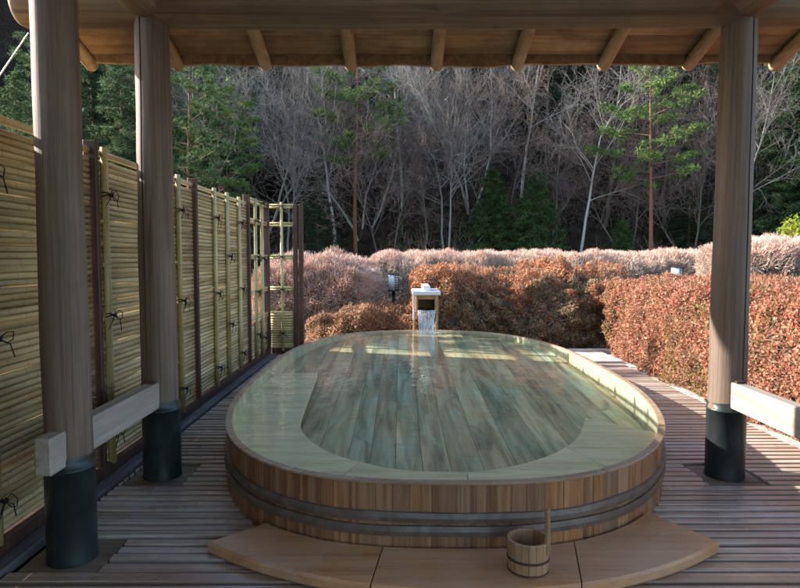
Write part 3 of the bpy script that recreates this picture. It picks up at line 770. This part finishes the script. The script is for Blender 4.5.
# ------------------------------------------------------------------ hedges
def pal(cols,w,n):
    cols=np.array(cols); w=np.array(w,float); w/=w.sum(); return cols[rng.choice(len(cols),n,p=w)]*rng.uniform(.7,1.25,(n,1))
def quads_from(P,Nn,size,aspect=1.6,spread=.9):
    """leaf quads (diamond) with random tilt about the outward normal"""
    n=len(P); a=rng.normal(size=(n,3))*spread+Nn; a/=np.linalg.norm(a,axis=1)[:,None]
    h=rng.normal(size=(n,3)); u=np.cross(a,h); u/=np.linalg.norm(u,axis=1)[:,None]; v=np.cross(a,u)
    s=size*rng.uniform(.6,1.3,(n,1)); U=u*s*aspect/2; Vv=v*s/2
    return np.stack([P-U,P-Vv*.9+a*s*.12,P+U,P+Vv*.9+a*s*.12],1)
def surf_pts(boxes,n,nz,amp,rad=.3,faces=('x0','y0','z1','x1')):
    """points + normals on a rounded box with bumps. boxes: x0,x1,y0,y1,z0,z1"""
    x0,x1,y0,y1,z0,z1=boxes; A={'x0':(y1-y0)*(z1-z0),'x1':(y1-y0)*(z1-z0),'y0':(x1-x0)*(z1-z0),'y1':(x1-x0)*(z1-z0),'z1':(x1-x0)*(y1-y0)}
    w=np.array([A[f] for f in faces]); cnt=rng.multinomial(n,w/w.sum()); out=[]
    for f,c in zip(faces,cnt):
        u=rng.random((c,3)); p=np.array([x0,y0,z0])+u*np.array([x1-x0,y1-y0,z1-z0])
        if f=='x0': p[:,0]=x0
        if f=='x1': p[:,0]=x1
        if f=='y0': p[:,1]=y0
        if f=='y1': p[:,1]=y1
        if f=='z1': p[:,2]=z1
        out.append(p)
    p=np.vstack(out); lo=np.array([x0+rad,y0+rad,-9]); hi=np.array([x1-rad,y1-rad,z1-rad]); q=np.clip(p,lo,hi); d=p-q; L=np.linalg.norm(d,axis=1)[:,None]+1e-9; nn=d/L
    s=q+nn*rad; s=s+nn*(nz(s)*amp)[:,None]; return s,nn
def core_box(name,boxes,parent,nz,amp,rad,inset=.10):
    x0,x1,y0,y1,z0,z1=boxes; b=MB(); n=26
    x0+=inset;x1-=inset;y0+=inset;y1-=inset;z1-=inset
    def grid(fn,nu,nv):
        vs=[]; 
        for i in range(nu+1):
            for j in range(nv+1): vs.append(fn(i/nu,j/nv))
        vs=np.array(vs); lo=np.array([x0+rad,y0+rad,-9]); hi=np.array([x1-rad,y1-rad,z1-rad]); q=np.clip(vs,lo,hi); d=vs-q; L=np.linalg.norm(d,axis=1)[:,None]+1e-9; nn=d/L
        s=q+nn*rad; s=s+nn*(nz(s)*amp)[:,None]
        fs=[(i*(nv+1)+j,(i+1)*(nv+1)+j,(i+1)*(nv+1)+j+1,i*(nv+1)+j+1) for i in range(nu) for j in range(nv)]
        b.add(s,fs)
    grid(lambda u,v:(x0+(x1-x0)*u,y0+(y1-y0)*v,z1),n,n)
    grid(lambda u,v:(x0+(x1-x0)*u,y0,z0+(z1-z0)*v),n,10); grid(lambda u,v:(x0+(x1-x0)*u,y1,z0+(z1-z0)*v),n,10)
    grid(lambda u,v:(x0,y0+(y1-y0)*u,z0+(z1-z0)*v),n,10); grid(lambda u,v:(x1,y0+(y1-y0)*u,z0+(z1-z0)*v),n,10)
    o=b.build(name,M['core'],parent,True); setloc(o,parent); return o
def leafy_hedge(name,label,box,nleaf,palf,size=.03,amp=.05,rad=.3,seed=0,depth=.09,twigs=0,twigcol=None,faces=('x0','y0','z1','x1'),grp=None,tl=.2):
    x0,x1,y0,y1,z0,z1=box; root=empty(name,((x0+x1)/2,(y0+y1)/2,z0),label,'hedge',grp)
    nz=NZ(1.1,16,seed); nz2=NZ(.35,14,seed+1)
    f=lambda P:nz(P)*.75+nz2(P)*.45
    core_box('branches',box,root,f,amp,rad,.10)
    if nleaf:
        P,Nn=surf_pts(box,nleaf,f,amp,rad,faces); dp=rng.random(len(P))**1.4*depth-.02; P=P-Nn*dp[:,None]
        me=quads_mesh('leaves',quads_from(P,Nn,size),palf(P,Nn),M['leaf']); o=link('foliage',me,root); setloc(o,root)
    if twigs:
        P,Nn=surf_pts(box,twigs,f,amp,rad,faces); d=Nn+rng.normal(size=P.shape)*.55+np.array((0,0,.35)); d/=np.linalg.norm(d,axis=1)[:,None]
        ln=tl*rng.uniform(.5,1.3,(len(P),1)); B=P-d*ln*.75-Nn*.03; T=P+d*ln*.35; h=rng.normal(size=P.shape); s=np.cross(d,h); s/=np.linalg.norm(s,axis=1)[:,None]
        wd=rng.uniform(.0022,.005,(len(P),1)); V=np.stack([B-s*wd,B+s*wd,T+s*wd*.6,T-s*wd*.6],1)
        cb,ct=twigcol(P); C=np.stack([cb,cb,ct,ct],1); me=quads_mesh('twigs',V,C,M['twig']); o=link('twigs',me,root); setloc(o,root)
    return root
patch=NZ(.8,14,99)
def red_pal(P,Nn):
    n=len(P); base=pal([(.44,.165,.105),(.52,.235,.16),(.36,.12,.08),(.48,.28,.15),(.28,.20,.08),(.15,.14,.055)],[5,5,3,2.2,1,.6],n)
    g=np.clip(patch(P)*.8+.0-(P[:,2]-.5)*.5,0,1)*rng.random(n); green=pal([(.16,.17,.05),(.26,.22,.07),(.30,.14,.05)],[2,2,1],n)
    return base*(1-g[:,None])+green*g[:,None]
def centre_pal(P,Nn):
    n=len(P); top=np.clip((P[:,2]-.62+patch(P)*.28)/.45,0,1)[:,None]
    r=pal([(.58,.22,.11),(.66,.32,.17),(.46,.16,.09),(.60,.38,.16)],[5,5,3,2],n); lo=pal([(.36,.28,.15),(.42,.25,.14),(.20,.20,.075),(.48,.35,.22),(.15,.17,.06)],[3,3,2,2,1],n)
    m=(rng.random((n,1))<top*.92+.06); return np.where(m,r,lo)
def pink_twig(P):
    n=len(P); cb=pal([(.34,.27,.22),(.46,.40,.33),(.22,.16,.13)],[1,1,1],n); ct=pal([(.66,.38,.31),(.70,.50,.42),(.54,.42,.35),(.70,.64,.56)],[3,3,2,1],n); return cb,ct
def grey_twig(P):
    n=len(P); cb=pal([(.32,.26,.21),(.44,.38,.32),(.22,.16,.13)],[1,1,1],n); t=np.clip((P[:,2]-1.05)/.5,0,1)[:,None]
    ct=pal([(.68,.43,.35),(.72,.53,.44)],[1,1],n)*t+(1-t)*pal([(.54,.47,.39),(.68,.61,.52)],[1,1],n); return cb,ct
def pinkleaf(P,Nn): return pal([(.52,.20,.14),(.52,.28,.21),(.42,.15,.09),(.5,.24,.12)],[2,3,1,1],len(P))
leafy_hedge('hedge','clipped hedge of dense orange-red leaves along the right edge of the deck',(3.22,8.2,2.2,9.85,-.35,1.13),260000,red_pal,.022,.055,.28,1,.10,14000,lambda P:(pal([(.2,.14,.1)],[1],len(P)),pal([(.38,.2,.12),(.3,.2,.14)],[1,1],len(P))))
leafy_hedge('hedge','low brown and orange clipped hedge directly behind the far rim of the bath',(.22,3.95,10.25,12.6,-.6,1.15),150000,centre_pal,.027,.12,.42,21,.16,26000,lambda P:(pal([(.2,.15,.11)],[1],len(P)),pal([(.34,.25,.18),(.26,.2,.14)],[1,1],len(P))))
leafy_hedge('hedge','rounded dome of orange-red leaves just right of the water spout',(.30,1.75,10.9,12.8,-.6,1.26),52000,centre_pal,.025,.10,.5,33,.15,9000,lambda P:(pal([(.2,.15,.11)],[1],len(P)),pal([(.34,.22,.16)],[1],len(P))))
leafy_hedge('hedge','rounded orange shrub beside the left end of the long red hedge',(1.95,4.1,11.0,12.9,-.6,1.26),52000,centre_pal,.025,.10,.5,35,.15,9000,lambda P:(pal([(.2,.15,.11)],[1],len(P)),pal([(.34,.22,.16)],[1],len(P))))
leafy_hedge('hedge','pink-tipped twiggy shrub between the lattice corner and the garden lantern',(-2.6,-.50,10.7,13.3,-1.1,1.40),34000,lambda P,N_:np.where((P[:,2]<.95+.15*patch(P))[:,None],centre_pal(P,N_),pinkleaf(P,N_)),.028,.08,.6,41,.16,52000,pink_twig,tl=.26)
leafy_hedge('hedge','low brown leafy shrub under the left garden lantern',(-1.5,.50,10.1,11.2,-.8,.58),52000,lambda P,N_:pal([(.42,.24,.14),(.50,.24,.14),(.24,.18,.08),(.50,.34,.22)],[3,2,1,1],len(P)),.026,.07,.30,45,.14,5000,lambda P:(pal([(.2,.15,.11)],[1],len(P)),pal([(.40,.25,.17)],[1],len(P))))
leafy_hedge('hedge','long pink-topped grey twiggy hedge below the edge of the wood',(-.95,9.5,15.2,17.6,-.6,1.50),30000,pinkleaf,.030,.06,.55,51,.12,120000,grey_twig,tl=.28,faces=('y0','z1','x0'))
leafy_hedge('hedge','pale pink twiggy hedge behind the right log post',(7.0,16,12.6,15.1,-.5,1.80),16000,pinkleaf,.030,.07,.55,61,.12,80000,grey_twig,tl=.28,faces=('y0','z1','x0'))

# ------------------------------------------------------------------ garden lanterns
def lantern(x,y,z0,z1,label):
    root=empty('garden_lantern',(x,y,-.6),label,'lantern','garden lanterns behind the hedges')
    b=MB(); b.tube([(0,0,0),(0,0,z0+.6)],.035,10); b.build('pole',M['lampdark'],root,True)
    h0=z0+.6; h1=z1+.6; r=.105
    b=MB(); b.tube([(0,0,h0+.012),(0,0,h1-.02)],r-.008,24); b.build('shade',M['lamppane'],root,True)
    b=MB(); b.tube([(0,0,h1-.022),(0,0,h1-.006),(0,0,h1+.012)],[r+.012,r+.012,.04],24); b.build('cap',M['lampdark'],root)
    b=MB(); b.tube([(0,0,h0-.004),(0,0,h0+.014)],r+.004,24)
    for k in range(4):
        a=R(-72+k*48); b.tube([(r*math.cos(a),r*math.sin(a),h0),(r*math.cos(a),r*math.sin(a),h1-.02)],.006,6)
    for a0 in (R(-72),):
        for j in range(7):
            zz=h0+.03+(h1-h0-.07)*j/6
            b.tube([((r+.002)*math.cos(a0+t),(r+.002)*math.sin(a0+t),zz) for t in np.linspace(0,1.3,8)],.0075,5)
    b.build('frame',M['lampdark'],root)
    return root
lantern(-.125,12.0,.83,1.17,'grey cylindrical garden lantern above the low shrub left of the water spout')
lantern(5.35,12.0,.98,1.30,'grey cylindrical garden lantern poking above the long red hedge')

# ------------------------------------------------------------------ parked car seen through the lattice
car=empty('parked_car',(-3.4,15.4,-1.1),'pale car parked beyond the lattice corner of the fence','car')
def car_build():
    prof=[(-2.1,.35),(-2.12,.62),(-1.95,.86),(-1.35,.95),(-.75,1.36),(-.45,1.42),(.75,1.44),(1.35,1.30),(1.85,.98),(2.05,.90),(2.1,.55),(2.05,.33)]
    b=MB(); vs=[]; 
    for x,z in prof:
        for yy in (-.82,-.74,.74,.82):
            zz=z-(0.0 if abs(yy)<.8 else (.06 if z>.9 else 0)); k=1-(.16*max(0,(z-.95))/.45); vs.append((x,yy*k,zz))
    n=len(prof); fs=[(i*4+k,i*4+4+k,i*4+5+k,i*4+k+1) for i in range(n-1) for k in range(3)]
    fs.append(tuple(i*4 for i in range(n))); fs.append(tuple(i*4+3 for i in range(n-1,-1,-1))); fs.append((0,1,2,3,(n-1)*4+3,(n-1)*4+2,(n-1)*4+1,(n-1)*4))
    b.add(vs,fs); b.build('body',M['carpaint'],car)
    b=MB()
    b.add([(-1.29,-.66,1.0),(-1.29,.66,1.0),(-.80,.60,1.345),(-.80,-.60,1.345)],[(0,1,2,3)]); n0=len(b.v)
    b.v=[(x-.012,y,z+.012) for x,y,z in b.v]; b.build('windscreen',M['carglass'],car)
    b=MB()
    for s in (-1,1): b.add([(-1.1,s*.815,.98),(1.5,s*.815,.98),(1.15,s*.735,1.30),(-.62,s*.735,1.33)],[(0,1,2,3)])
    b.build('side_windows',M['carglass'],car)
    for x in (-1.35,1.3):
        for s in (-1,1):
            b=MB(); b.tube([(x,s*.66,.31),(x,s*.84,.31)],.31,24); b.build('wheel',M['tyre'],car)
car_build(); car.rotation_euler=(0,0,R(20))

# ------------------------------------------------------------------ trees
def bare_tree(seed,h,stems,spread=.5,up=.55,twigc=((.30,.25,.25),(.36,.29,.31)),trunkc=(.36,.33,.30),levels=4):
    r=np.random.default_rng(seed); tr=MB(); cr=MB()
    def grow(p,d,ln,rad,lv,mb,col0):
        nseg={0:9,1:6,2:4,3:3,4:2}[lv]; pts=[p]; rd=[rad]; dirs=[d]
        for i in range(nseg):
            d=d+r.normal(size=3)*({0:.09,1:.14,2:.18,3:.22,4:.25}[lv])+np.array((0,0,.05 if lv==0 else .07*up)); d/=np.linalg.norm(d)
            p=p+d*ln/nseg; pts.append(p); rd.append(rad*(1-(i+1)/nseg*(.72 if lv==0 else .8))); dirs.append(d)
        f=lv/4; c=np.array(trunkc)*(1-f)+np.array(twigc[r.integers(2)])*f; c=c*r.uniform(.8,1.2)
        mb.tube(pts,rd,[8,5,4,3,3][lv],tuple(c),caps=False)
        if lv>=levels: return
        nb={0:13,1:7,2:5,3:4}[lv]
        for k in range(nb):
            t=(r.uniform(.36,1.0) if lv==0 else r.uniform(.15,1.0)); i=min(int(t*nseg),nseg-1); q=pts[i]+(pts[i+1]-pts[i])*(t*nseg-i)
            dd=dirs[i+1]; h_=r.normal(size=3); s=np.cross(dd,h_); s/=np.linalg.norm(s)
            ang=r.uniform(.45,.95)*(1.15 if lv==0 else 1); nd=dd*math.cos(ang)+s*math.sin(ang)+np.array((0,0,.12*up)); nd/=np.linalg.norm(nd)
            l2=ln*({0:.50,1:.56,2:.52,3:.55}[lv])*r.uniform(.65,1.15)*(1.15-.5*t if lv==0 else 1)
            grow(q,nd,l2,max(rd[i]*.5,.0058),lv+1,cr,None)
    for s in range(stems):
        a=r.uniform(0,6.28); d=np.array((math.cos(a)*spread*.35,math.sin(a)*spread*.35,1.)); d/=np.linalg.norm(d)
        grow(np.array((math.cos(a)*.12*(stems>1),math.sin(a)*.12*(stems>1),-.3)),d,h*r.uniform(.85,1)*1.0,.0078*h*(1 if stems==1 else .72)+.012,0,tr,None)
    return tr,cr
def mesh_of(b,name,mat):
    o=b.build(name,mat,None,True); me=o.data; bpy.data.objects.remove(o); return me
BARE=[]

spec=[(1,8.5,1,.3,.6,((.23,.205,.185),(.29,.265,.24)),(.44,.42,.38)),(2,8.0,2,.8,.7,((.20,.17,.15),(.25,.22,.195)),(.32,.30,.27)),(3,7.5,1,.5,.35,((.19,.145,.125),(.23,.18,.155)),(.14,.12,.10)),
      (4,8.5,3,1.0,.8,((.22,.20,.18),(.28,.255,.23)),(.42,.40,.36)),(5,7.0,2,.9,.4,((.18,.13,.115),(.22,.165,.145)),(.12,.10,.085))]
spec+=[(6,8.5,1,.3,.6,((.11,.098,.088),(.14,.125,.11)),(.16,.15,.135)),(7,8.0,2,.8,.5,((.11,.09,.08),(.14,.115,.10)),(.10,.085,.07))]  # back-row variants: shade of the upper slope painted into darker bark and twigs
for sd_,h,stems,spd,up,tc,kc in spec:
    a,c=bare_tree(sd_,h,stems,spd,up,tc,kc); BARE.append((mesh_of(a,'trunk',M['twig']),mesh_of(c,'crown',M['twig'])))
def conifer(seed,h,kind,cols,bare_to=.35,width=.30,trunkc=(.16,.10,.07)):
    """kind 'pine': flat clumps at branch ends; 'cedar': drooping cone"""
    r=np.random.default_rng(seed); tr=MB(); V=[];C=[]
    lean=r.normal(size=2)*.02*h; 
    def tp(t): return np.array((lean[0]*t*t+.04*math.sin(t*7+seed),lean[1]*t*t,h*t-.3*(1-t)))
    tr.tube([tp(t) for t in np.linspace(0,1,14)],[.022*h*(1-.86*t)*.52 for t in np.linspace(0,1,14)],8,trunkc,caps=False,cols=[tuple(np.array(trunkc)*(1+.7*t)*np.array((1.05,.85,.8) if kind=='pine' else (1,1,1))) for t in np.linspace(0,1,14)])
    nb=int((34 if kind=='pine' else 70)*(1-bare_to)/.65); cols=np.array(cols)
    for k in range(nb):
        t=bare_to+(1-bare_to)*((k+r.random())/nb); a=k*2.4+r.normal()*.4; rel=(t-bare_to)/(1-bare_to)
        L_=h*width*((1-rel)**.75 if kind=='cedar' else (1-rel)**.45*(.5+.5*min(1,rel*4)))*r.uniform(.7,1.15)+.15
        dz=(.10+.3*rel) if kind=='pine' else (-.15+.45*rel); d=np.array((math.cos(a),math.sin(a),dz)); base=tp(t)
        m=5; pts=[base+d*L_*s/m+np.array((0,0,(-.10 if kind=='cedar' else .04)*L_*(s/m)**2)) for s in range(m+1)]
        tr.tube(pts,[.012*h*.35*(1-.8*s/m)*(1.2-t) + .006 for s in range(m+1)],4,tuple(np.array(trunkc)*1.1),caps=False)
        nt_=int((26 if kind=='pine' else 22)*max(L_/1.6,.35))
        for j in range(nt_):
            s=(r.uniform(.45,1.05) if kind=='pine' else r.uniform(.12,1.05)); i=min(int(s*m),m-1); q=pts[i]+(pts[i+1]-pts[i])*(s*m-i)
            side=np.array((-d[1],d[0],0))*r.normal()*L_*(.20 if kind=='pine' else .16)*(1.1-.4*s); q=q+side+np.array((0,0,r.normal()*.06-(.12*abs(r.normal())*L_*.4 if kind=='cedar' else 0)))
            nq=20; dirs=r.normal(size=(nq,3))*np.array((1,1,.55)); dirs+=np.array((0,0,.35 if kind=='pine' else -.1)); dirs/=np.linalg.norm(dirs,axis=1)[:,None]
            ln=r.uniform(.10,.20,(nq,1)); hh=r.normal(size=(nq,3)); sdv=np.cross(dirs,hh); sdv/=np.linalg.norm(sdv,axis=1)[:,None]; wd=.013
            o=q+dirs*.02; V.append(np.stack([o-sdv*wd*.5,o+dirs*ln*.5-sdv*wd,o+dirs*ln,o+dirs*ln*.5+sdv*wd],1))
            c=cols[r.integers(len(cols))]*r.uniform(.75,1.25); C.append(np.repeat(c[None,:],nq,0)*r.uniform(.85,1.15,(nq,1)))
    V=np.vstack(V); C=np.vstack(C)
    return mesh_of(tr,'trunk',M['twig']),quads_mesh('crown',V,C,M['needle'])
GP=[(.07,.125,.05),(.10,.16,.065),(.05,.09,.038),(.13,.18,.08)]; GD=[(.022,.045,.022),(.03,.06,.028),(.036,.066,.028)]; GY=[(.20,.26,.08),(.14,.22,.065),(.09,.16,.05)]
CON={'pine':[conifer(11,9,'pine',GP,.38,.24,(.15,.095,.065)),conifer(12,8,'pine',GY,.50,.26,(.17,.10,.07))],
     'cedar':[conifer(13,9,'cedar',GP,.10,.24,(.10,.06,.045)),conifer(14,8,'cedar',GD,.05,.26,(.09,.06,.045)),conifer(15,4,'cedar',[(.06,.11,.035),(.09,.14,.045),(.045,.08,.03)],.04,.40,(.09,.06,.045))]}
def place(name,meshes,x,y,s,rz_,label,cat,grp=None,z=None,tilt=0):
    zz=float(hillz(x,y)) if z is None else z
    root=empty(name,(x,y,zz),label,cat,grp); root.scale=(s,s,s*1.0); root.rotation_euler=(tilt,tilt*.6,rz_)
    link('trunk',meshes[0],root); link('crown',meshes[1],root); return root
def xa(px,Y): return (px-400)/620*Y
def marks(px):
    for a,b_,t in ((-999,35,'beyond the near left log post'),(35,120,'seen between the two left log posts'),(120,185,'behind the rear left log post'),(185,245,'above the middle of the bamboo fence'),(245,300,'above the lattice corner of the fence'),(300,345,'just right of the lattice corner'),(345,385,'left of the garden lantern'),(385,412,'above the left garden lantern'),(412,445,'straight above the water spout'),(445,490,'a little right of the water spout'),(490,545,'above the middle of the pink hedge'),(545,600,'above the left end of the red hedge'),(600,650,'left of the upper red-trunked pine'),(650,705,'above the right garden lantern'),(705,770,'behind the right log post'),(770,2000,'at the far right edge of the wood')):
        if a<=px<b_: return t
rr=random.Random(5)
front=[(235,24.5,0),(262,27,3),(292,25,1),(318,28,4),(338,25,0),(362,27,3),(383,24.5,4),(402,27.5,0),(425,25,2),(448,24.5,1),(470,27,3),(497,25.5,4),(520,28,0),(548,25,2),(577,24.5,0),(603,27,2),(628,25,4),(662,27.5,2),(690,25,4),(715,27,2),(745,25.5,1)]
seen={}
adj=['forked','slender','crooked','broad-crowned']
for i,(px,Y,v) in enumerate(front):
    mk=marks(px); k=seen.get(mk,0); seen[mk]=k+1
    place('bare_tree',BARE[v],xa(px,Y),Y,rr.uniform(.80,1.0),rr.uniform(0,6.28),'%s bare tree, %s'%(['pale grey','dark grey','second pale','small grey'][k],mk),'tree','bare trees along the foot of the slope')
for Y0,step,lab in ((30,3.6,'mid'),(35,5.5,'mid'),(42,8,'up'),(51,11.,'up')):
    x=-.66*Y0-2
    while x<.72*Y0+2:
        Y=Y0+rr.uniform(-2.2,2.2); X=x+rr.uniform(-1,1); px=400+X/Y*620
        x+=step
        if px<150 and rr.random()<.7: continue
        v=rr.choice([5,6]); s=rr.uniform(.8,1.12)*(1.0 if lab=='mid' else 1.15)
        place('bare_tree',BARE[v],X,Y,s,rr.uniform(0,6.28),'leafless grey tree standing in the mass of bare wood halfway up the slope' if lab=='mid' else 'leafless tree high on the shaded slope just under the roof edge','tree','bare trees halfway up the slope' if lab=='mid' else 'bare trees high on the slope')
# evergreens
EV=[('cedar_tree','cedar',0,-12,21,.95,'dense green cedar at the far left, beyond the stay cable'),('cedar_tree','cedar',0,22,22,.95,'bright green cedar partly behind the near left log post'),
    ('cedar_tree','cedar',0,55,27,1.2,'green cedar hidden mostly by the near left log post, behind the paler one'),('cedar_tree','cedar',0,150,26,1.15,'tall green cedar hidden by the rear left log post'),('cedar_tree','cedar',0,210,27.5,1.15,'broad green cedar behind the two pines above the bamboo fence'),('cedar_tree','cedar',1,250,30,1.2,'dark cedar behind bare trees left of the lattice corner'),('cedar_tree','cedar',1,100,25,1.05,'tall dark green cedar seen between the two left log posts'),('pine_tree','pine',0,78,25,1.15,'green pine rising behind the cedar between the left posts'),
    ('cedar_tree','cedar',0,122,23,1.0,'large green cedar immediately left of the rear left log post'),
    ('pine_tree','pine',0,190,21.5,.98,'bright green pine with bare reddish trunk right of the rear left log post'),('pine_tree','pine',1,222,23,1.0,'second green pine above the middle of the bamboo fence'),
    ('cedar_tree','cedar',1,318,23.5,.62,'low dark cedar right of the lattice corner'),('cedar_tree','cedar',1,345,32,.8,'dark cedar half hidden among bare trees left of the garden lantern'),
    ('pine_tree','pine',1,356,25,1.12,'pine with red trunk and light green boughs under the fourth rafter'),('cedar_tree','cedar',1,395,47,1.3,'dark cedar high on the slope under the middle of the eave'),
    ('pine_tree','pine',0,432,30,1.15,'green pine with its crown under the eave, right above the water spout'),('cedar_tree','cedar',1,560,30,1.05,'dark cedar among bare trees straight above the left end of the red hedge'),('pine_tree','pine',0,700,29,1.2,'dark green pine partly hidden by the right log post'),('cedar_tree','cedar',2,492,25,.80,'small mid-green cedar above the pink hedge, left one of the pair'),('cedar_tree','cedar',2,533,24.5,.88,'small yellow-green cedar above the pink hedge, right one of the pair'),
    ('pine_tree','pine',1,650,22.8,1.06,'tall pine with orange trunk and bright green tiers left of the right log post'),
    ('cedar_tree','cedar',2,622,24,.6,'small dark cedar low behind the hedge near the right garden lantern'),
    ('cedar_tree','cedar',1,688,26,.62,'low dark cedar just left of the right log post'),
    ('cedar_tree','cedar',0,778,26,1.05,'tall green cedar immediately right of the right log post'),('cedar_tree','cedar',0,815,25,1.1,'tall green cedar cut off by the right edge of the view'),('cedar_tree','cedar',1,795,26,.9,'lower dark green cedar at the right edge of the view')]
for nm,kd,v,px,Y,s,lab in EV: place(nm,CON[kd][v],xa(px,Y),Y,s,rr.uniform(0,6.28),lab,'cedar' if kd=='cedar' else 'pine')
for i in range(250):
    Y=31+32*rr.random(); px=rr.uniform(60,830); place('cedar_tree',CON['cedar'][1],xa(px,Y),Y,rr.uniform(.85,1.3)*(.75 if Y<36 else 1),rr.uniform(0,6.28),'dark evergreen standing among the bare trees higher up the slope','cedar','dark evergreens high on the slope')
# undergrowth on the wood floor: one mass
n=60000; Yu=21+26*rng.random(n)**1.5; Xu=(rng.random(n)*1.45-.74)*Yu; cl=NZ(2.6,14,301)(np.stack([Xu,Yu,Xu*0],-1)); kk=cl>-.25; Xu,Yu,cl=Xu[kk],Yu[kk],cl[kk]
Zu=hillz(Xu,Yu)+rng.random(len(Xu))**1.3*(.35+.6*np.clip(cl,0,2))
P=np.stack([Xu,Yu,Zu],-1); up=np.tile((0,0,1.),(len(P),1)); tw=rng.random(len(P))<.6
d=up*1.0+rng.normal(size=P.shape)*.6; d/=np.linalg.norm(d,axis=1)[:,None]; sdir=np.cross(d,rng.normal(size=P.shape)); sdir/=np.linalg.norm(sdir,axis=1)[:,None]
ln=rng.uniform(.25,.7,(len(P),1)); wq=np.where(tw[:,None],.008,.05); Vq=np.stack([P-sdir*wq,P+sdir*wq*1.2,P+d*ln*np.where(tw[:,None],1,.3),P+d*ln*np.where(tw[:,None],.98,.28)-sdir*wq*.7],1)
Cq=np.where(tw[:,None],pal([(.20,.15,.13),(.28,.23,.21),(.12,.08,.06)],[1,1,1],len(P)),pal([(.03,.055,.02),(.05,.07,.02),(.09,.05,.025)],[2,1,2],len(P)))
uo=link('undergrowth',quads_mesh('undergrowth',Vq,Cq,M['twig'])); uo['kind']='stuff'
place('cedar_tree',CON['cedar'][1],-5.4,9.8,.62,1.0,'dark evergreen added close behind the bamboo fence to shade its lattice, beyond the left posts','cedar')  # tree put in to keep sun off the lattice and far tub floor
# small yellow green shrub at right edge
root=empty('shrub',(xa(802,17.5),17.5,-.3),'small yellow-green leafy shrub above the hedge at the right edge','shrub')
P=rng.normal(size=(3500,3))*np.array((.38,.38,.42))+np.array((0,0,2.35)); P=P[np.linalg.norm((P-np.array((0,0,2.35)))/np.array((.7,.7,.7)),axis=1)<1]
me=quads_mesh('crown',quads_from(P,np.tile((0,0,1.),(len(P),1)),.075),pal([(.32,.36,.05),(.22,.30,.05),(.4,.40,.08)],[1,1,1],len(P)),M['leaf']); link('crown',me,root)
b=MB(); 
for k in range(7): b.tube([(0,0,0),(rr.uniform(-.15,.15),rr.uniform(-.15,.15),1.2),(rr.uniform(-.5,.5),rr.uniform(-.5,.5),2.5)],[.03,.02,.006],5,(.2,.16,.12))
b.build('trunk',M['twig'],root)


# ------------------------------------------------------------------ added wall with door, out of view behind the viewer, dims the left front
bh=empty('shade_wall',(-3,-.85,0),'dark timber wall added out of view behind the viewer to dim the left front','shade wall')
b=MB(); b.box(-6,-.75,-.92,-.75,-.3,3.3); o=b.build('wall',M['dark_wood'],bh); setloc(o,bh)
b=MB(); b.box(-1.9,-1.0,-.745,-.71,.05,2.1,bev=.006); o=b.build('door',M['plate'],bh); setloc(o,bh)
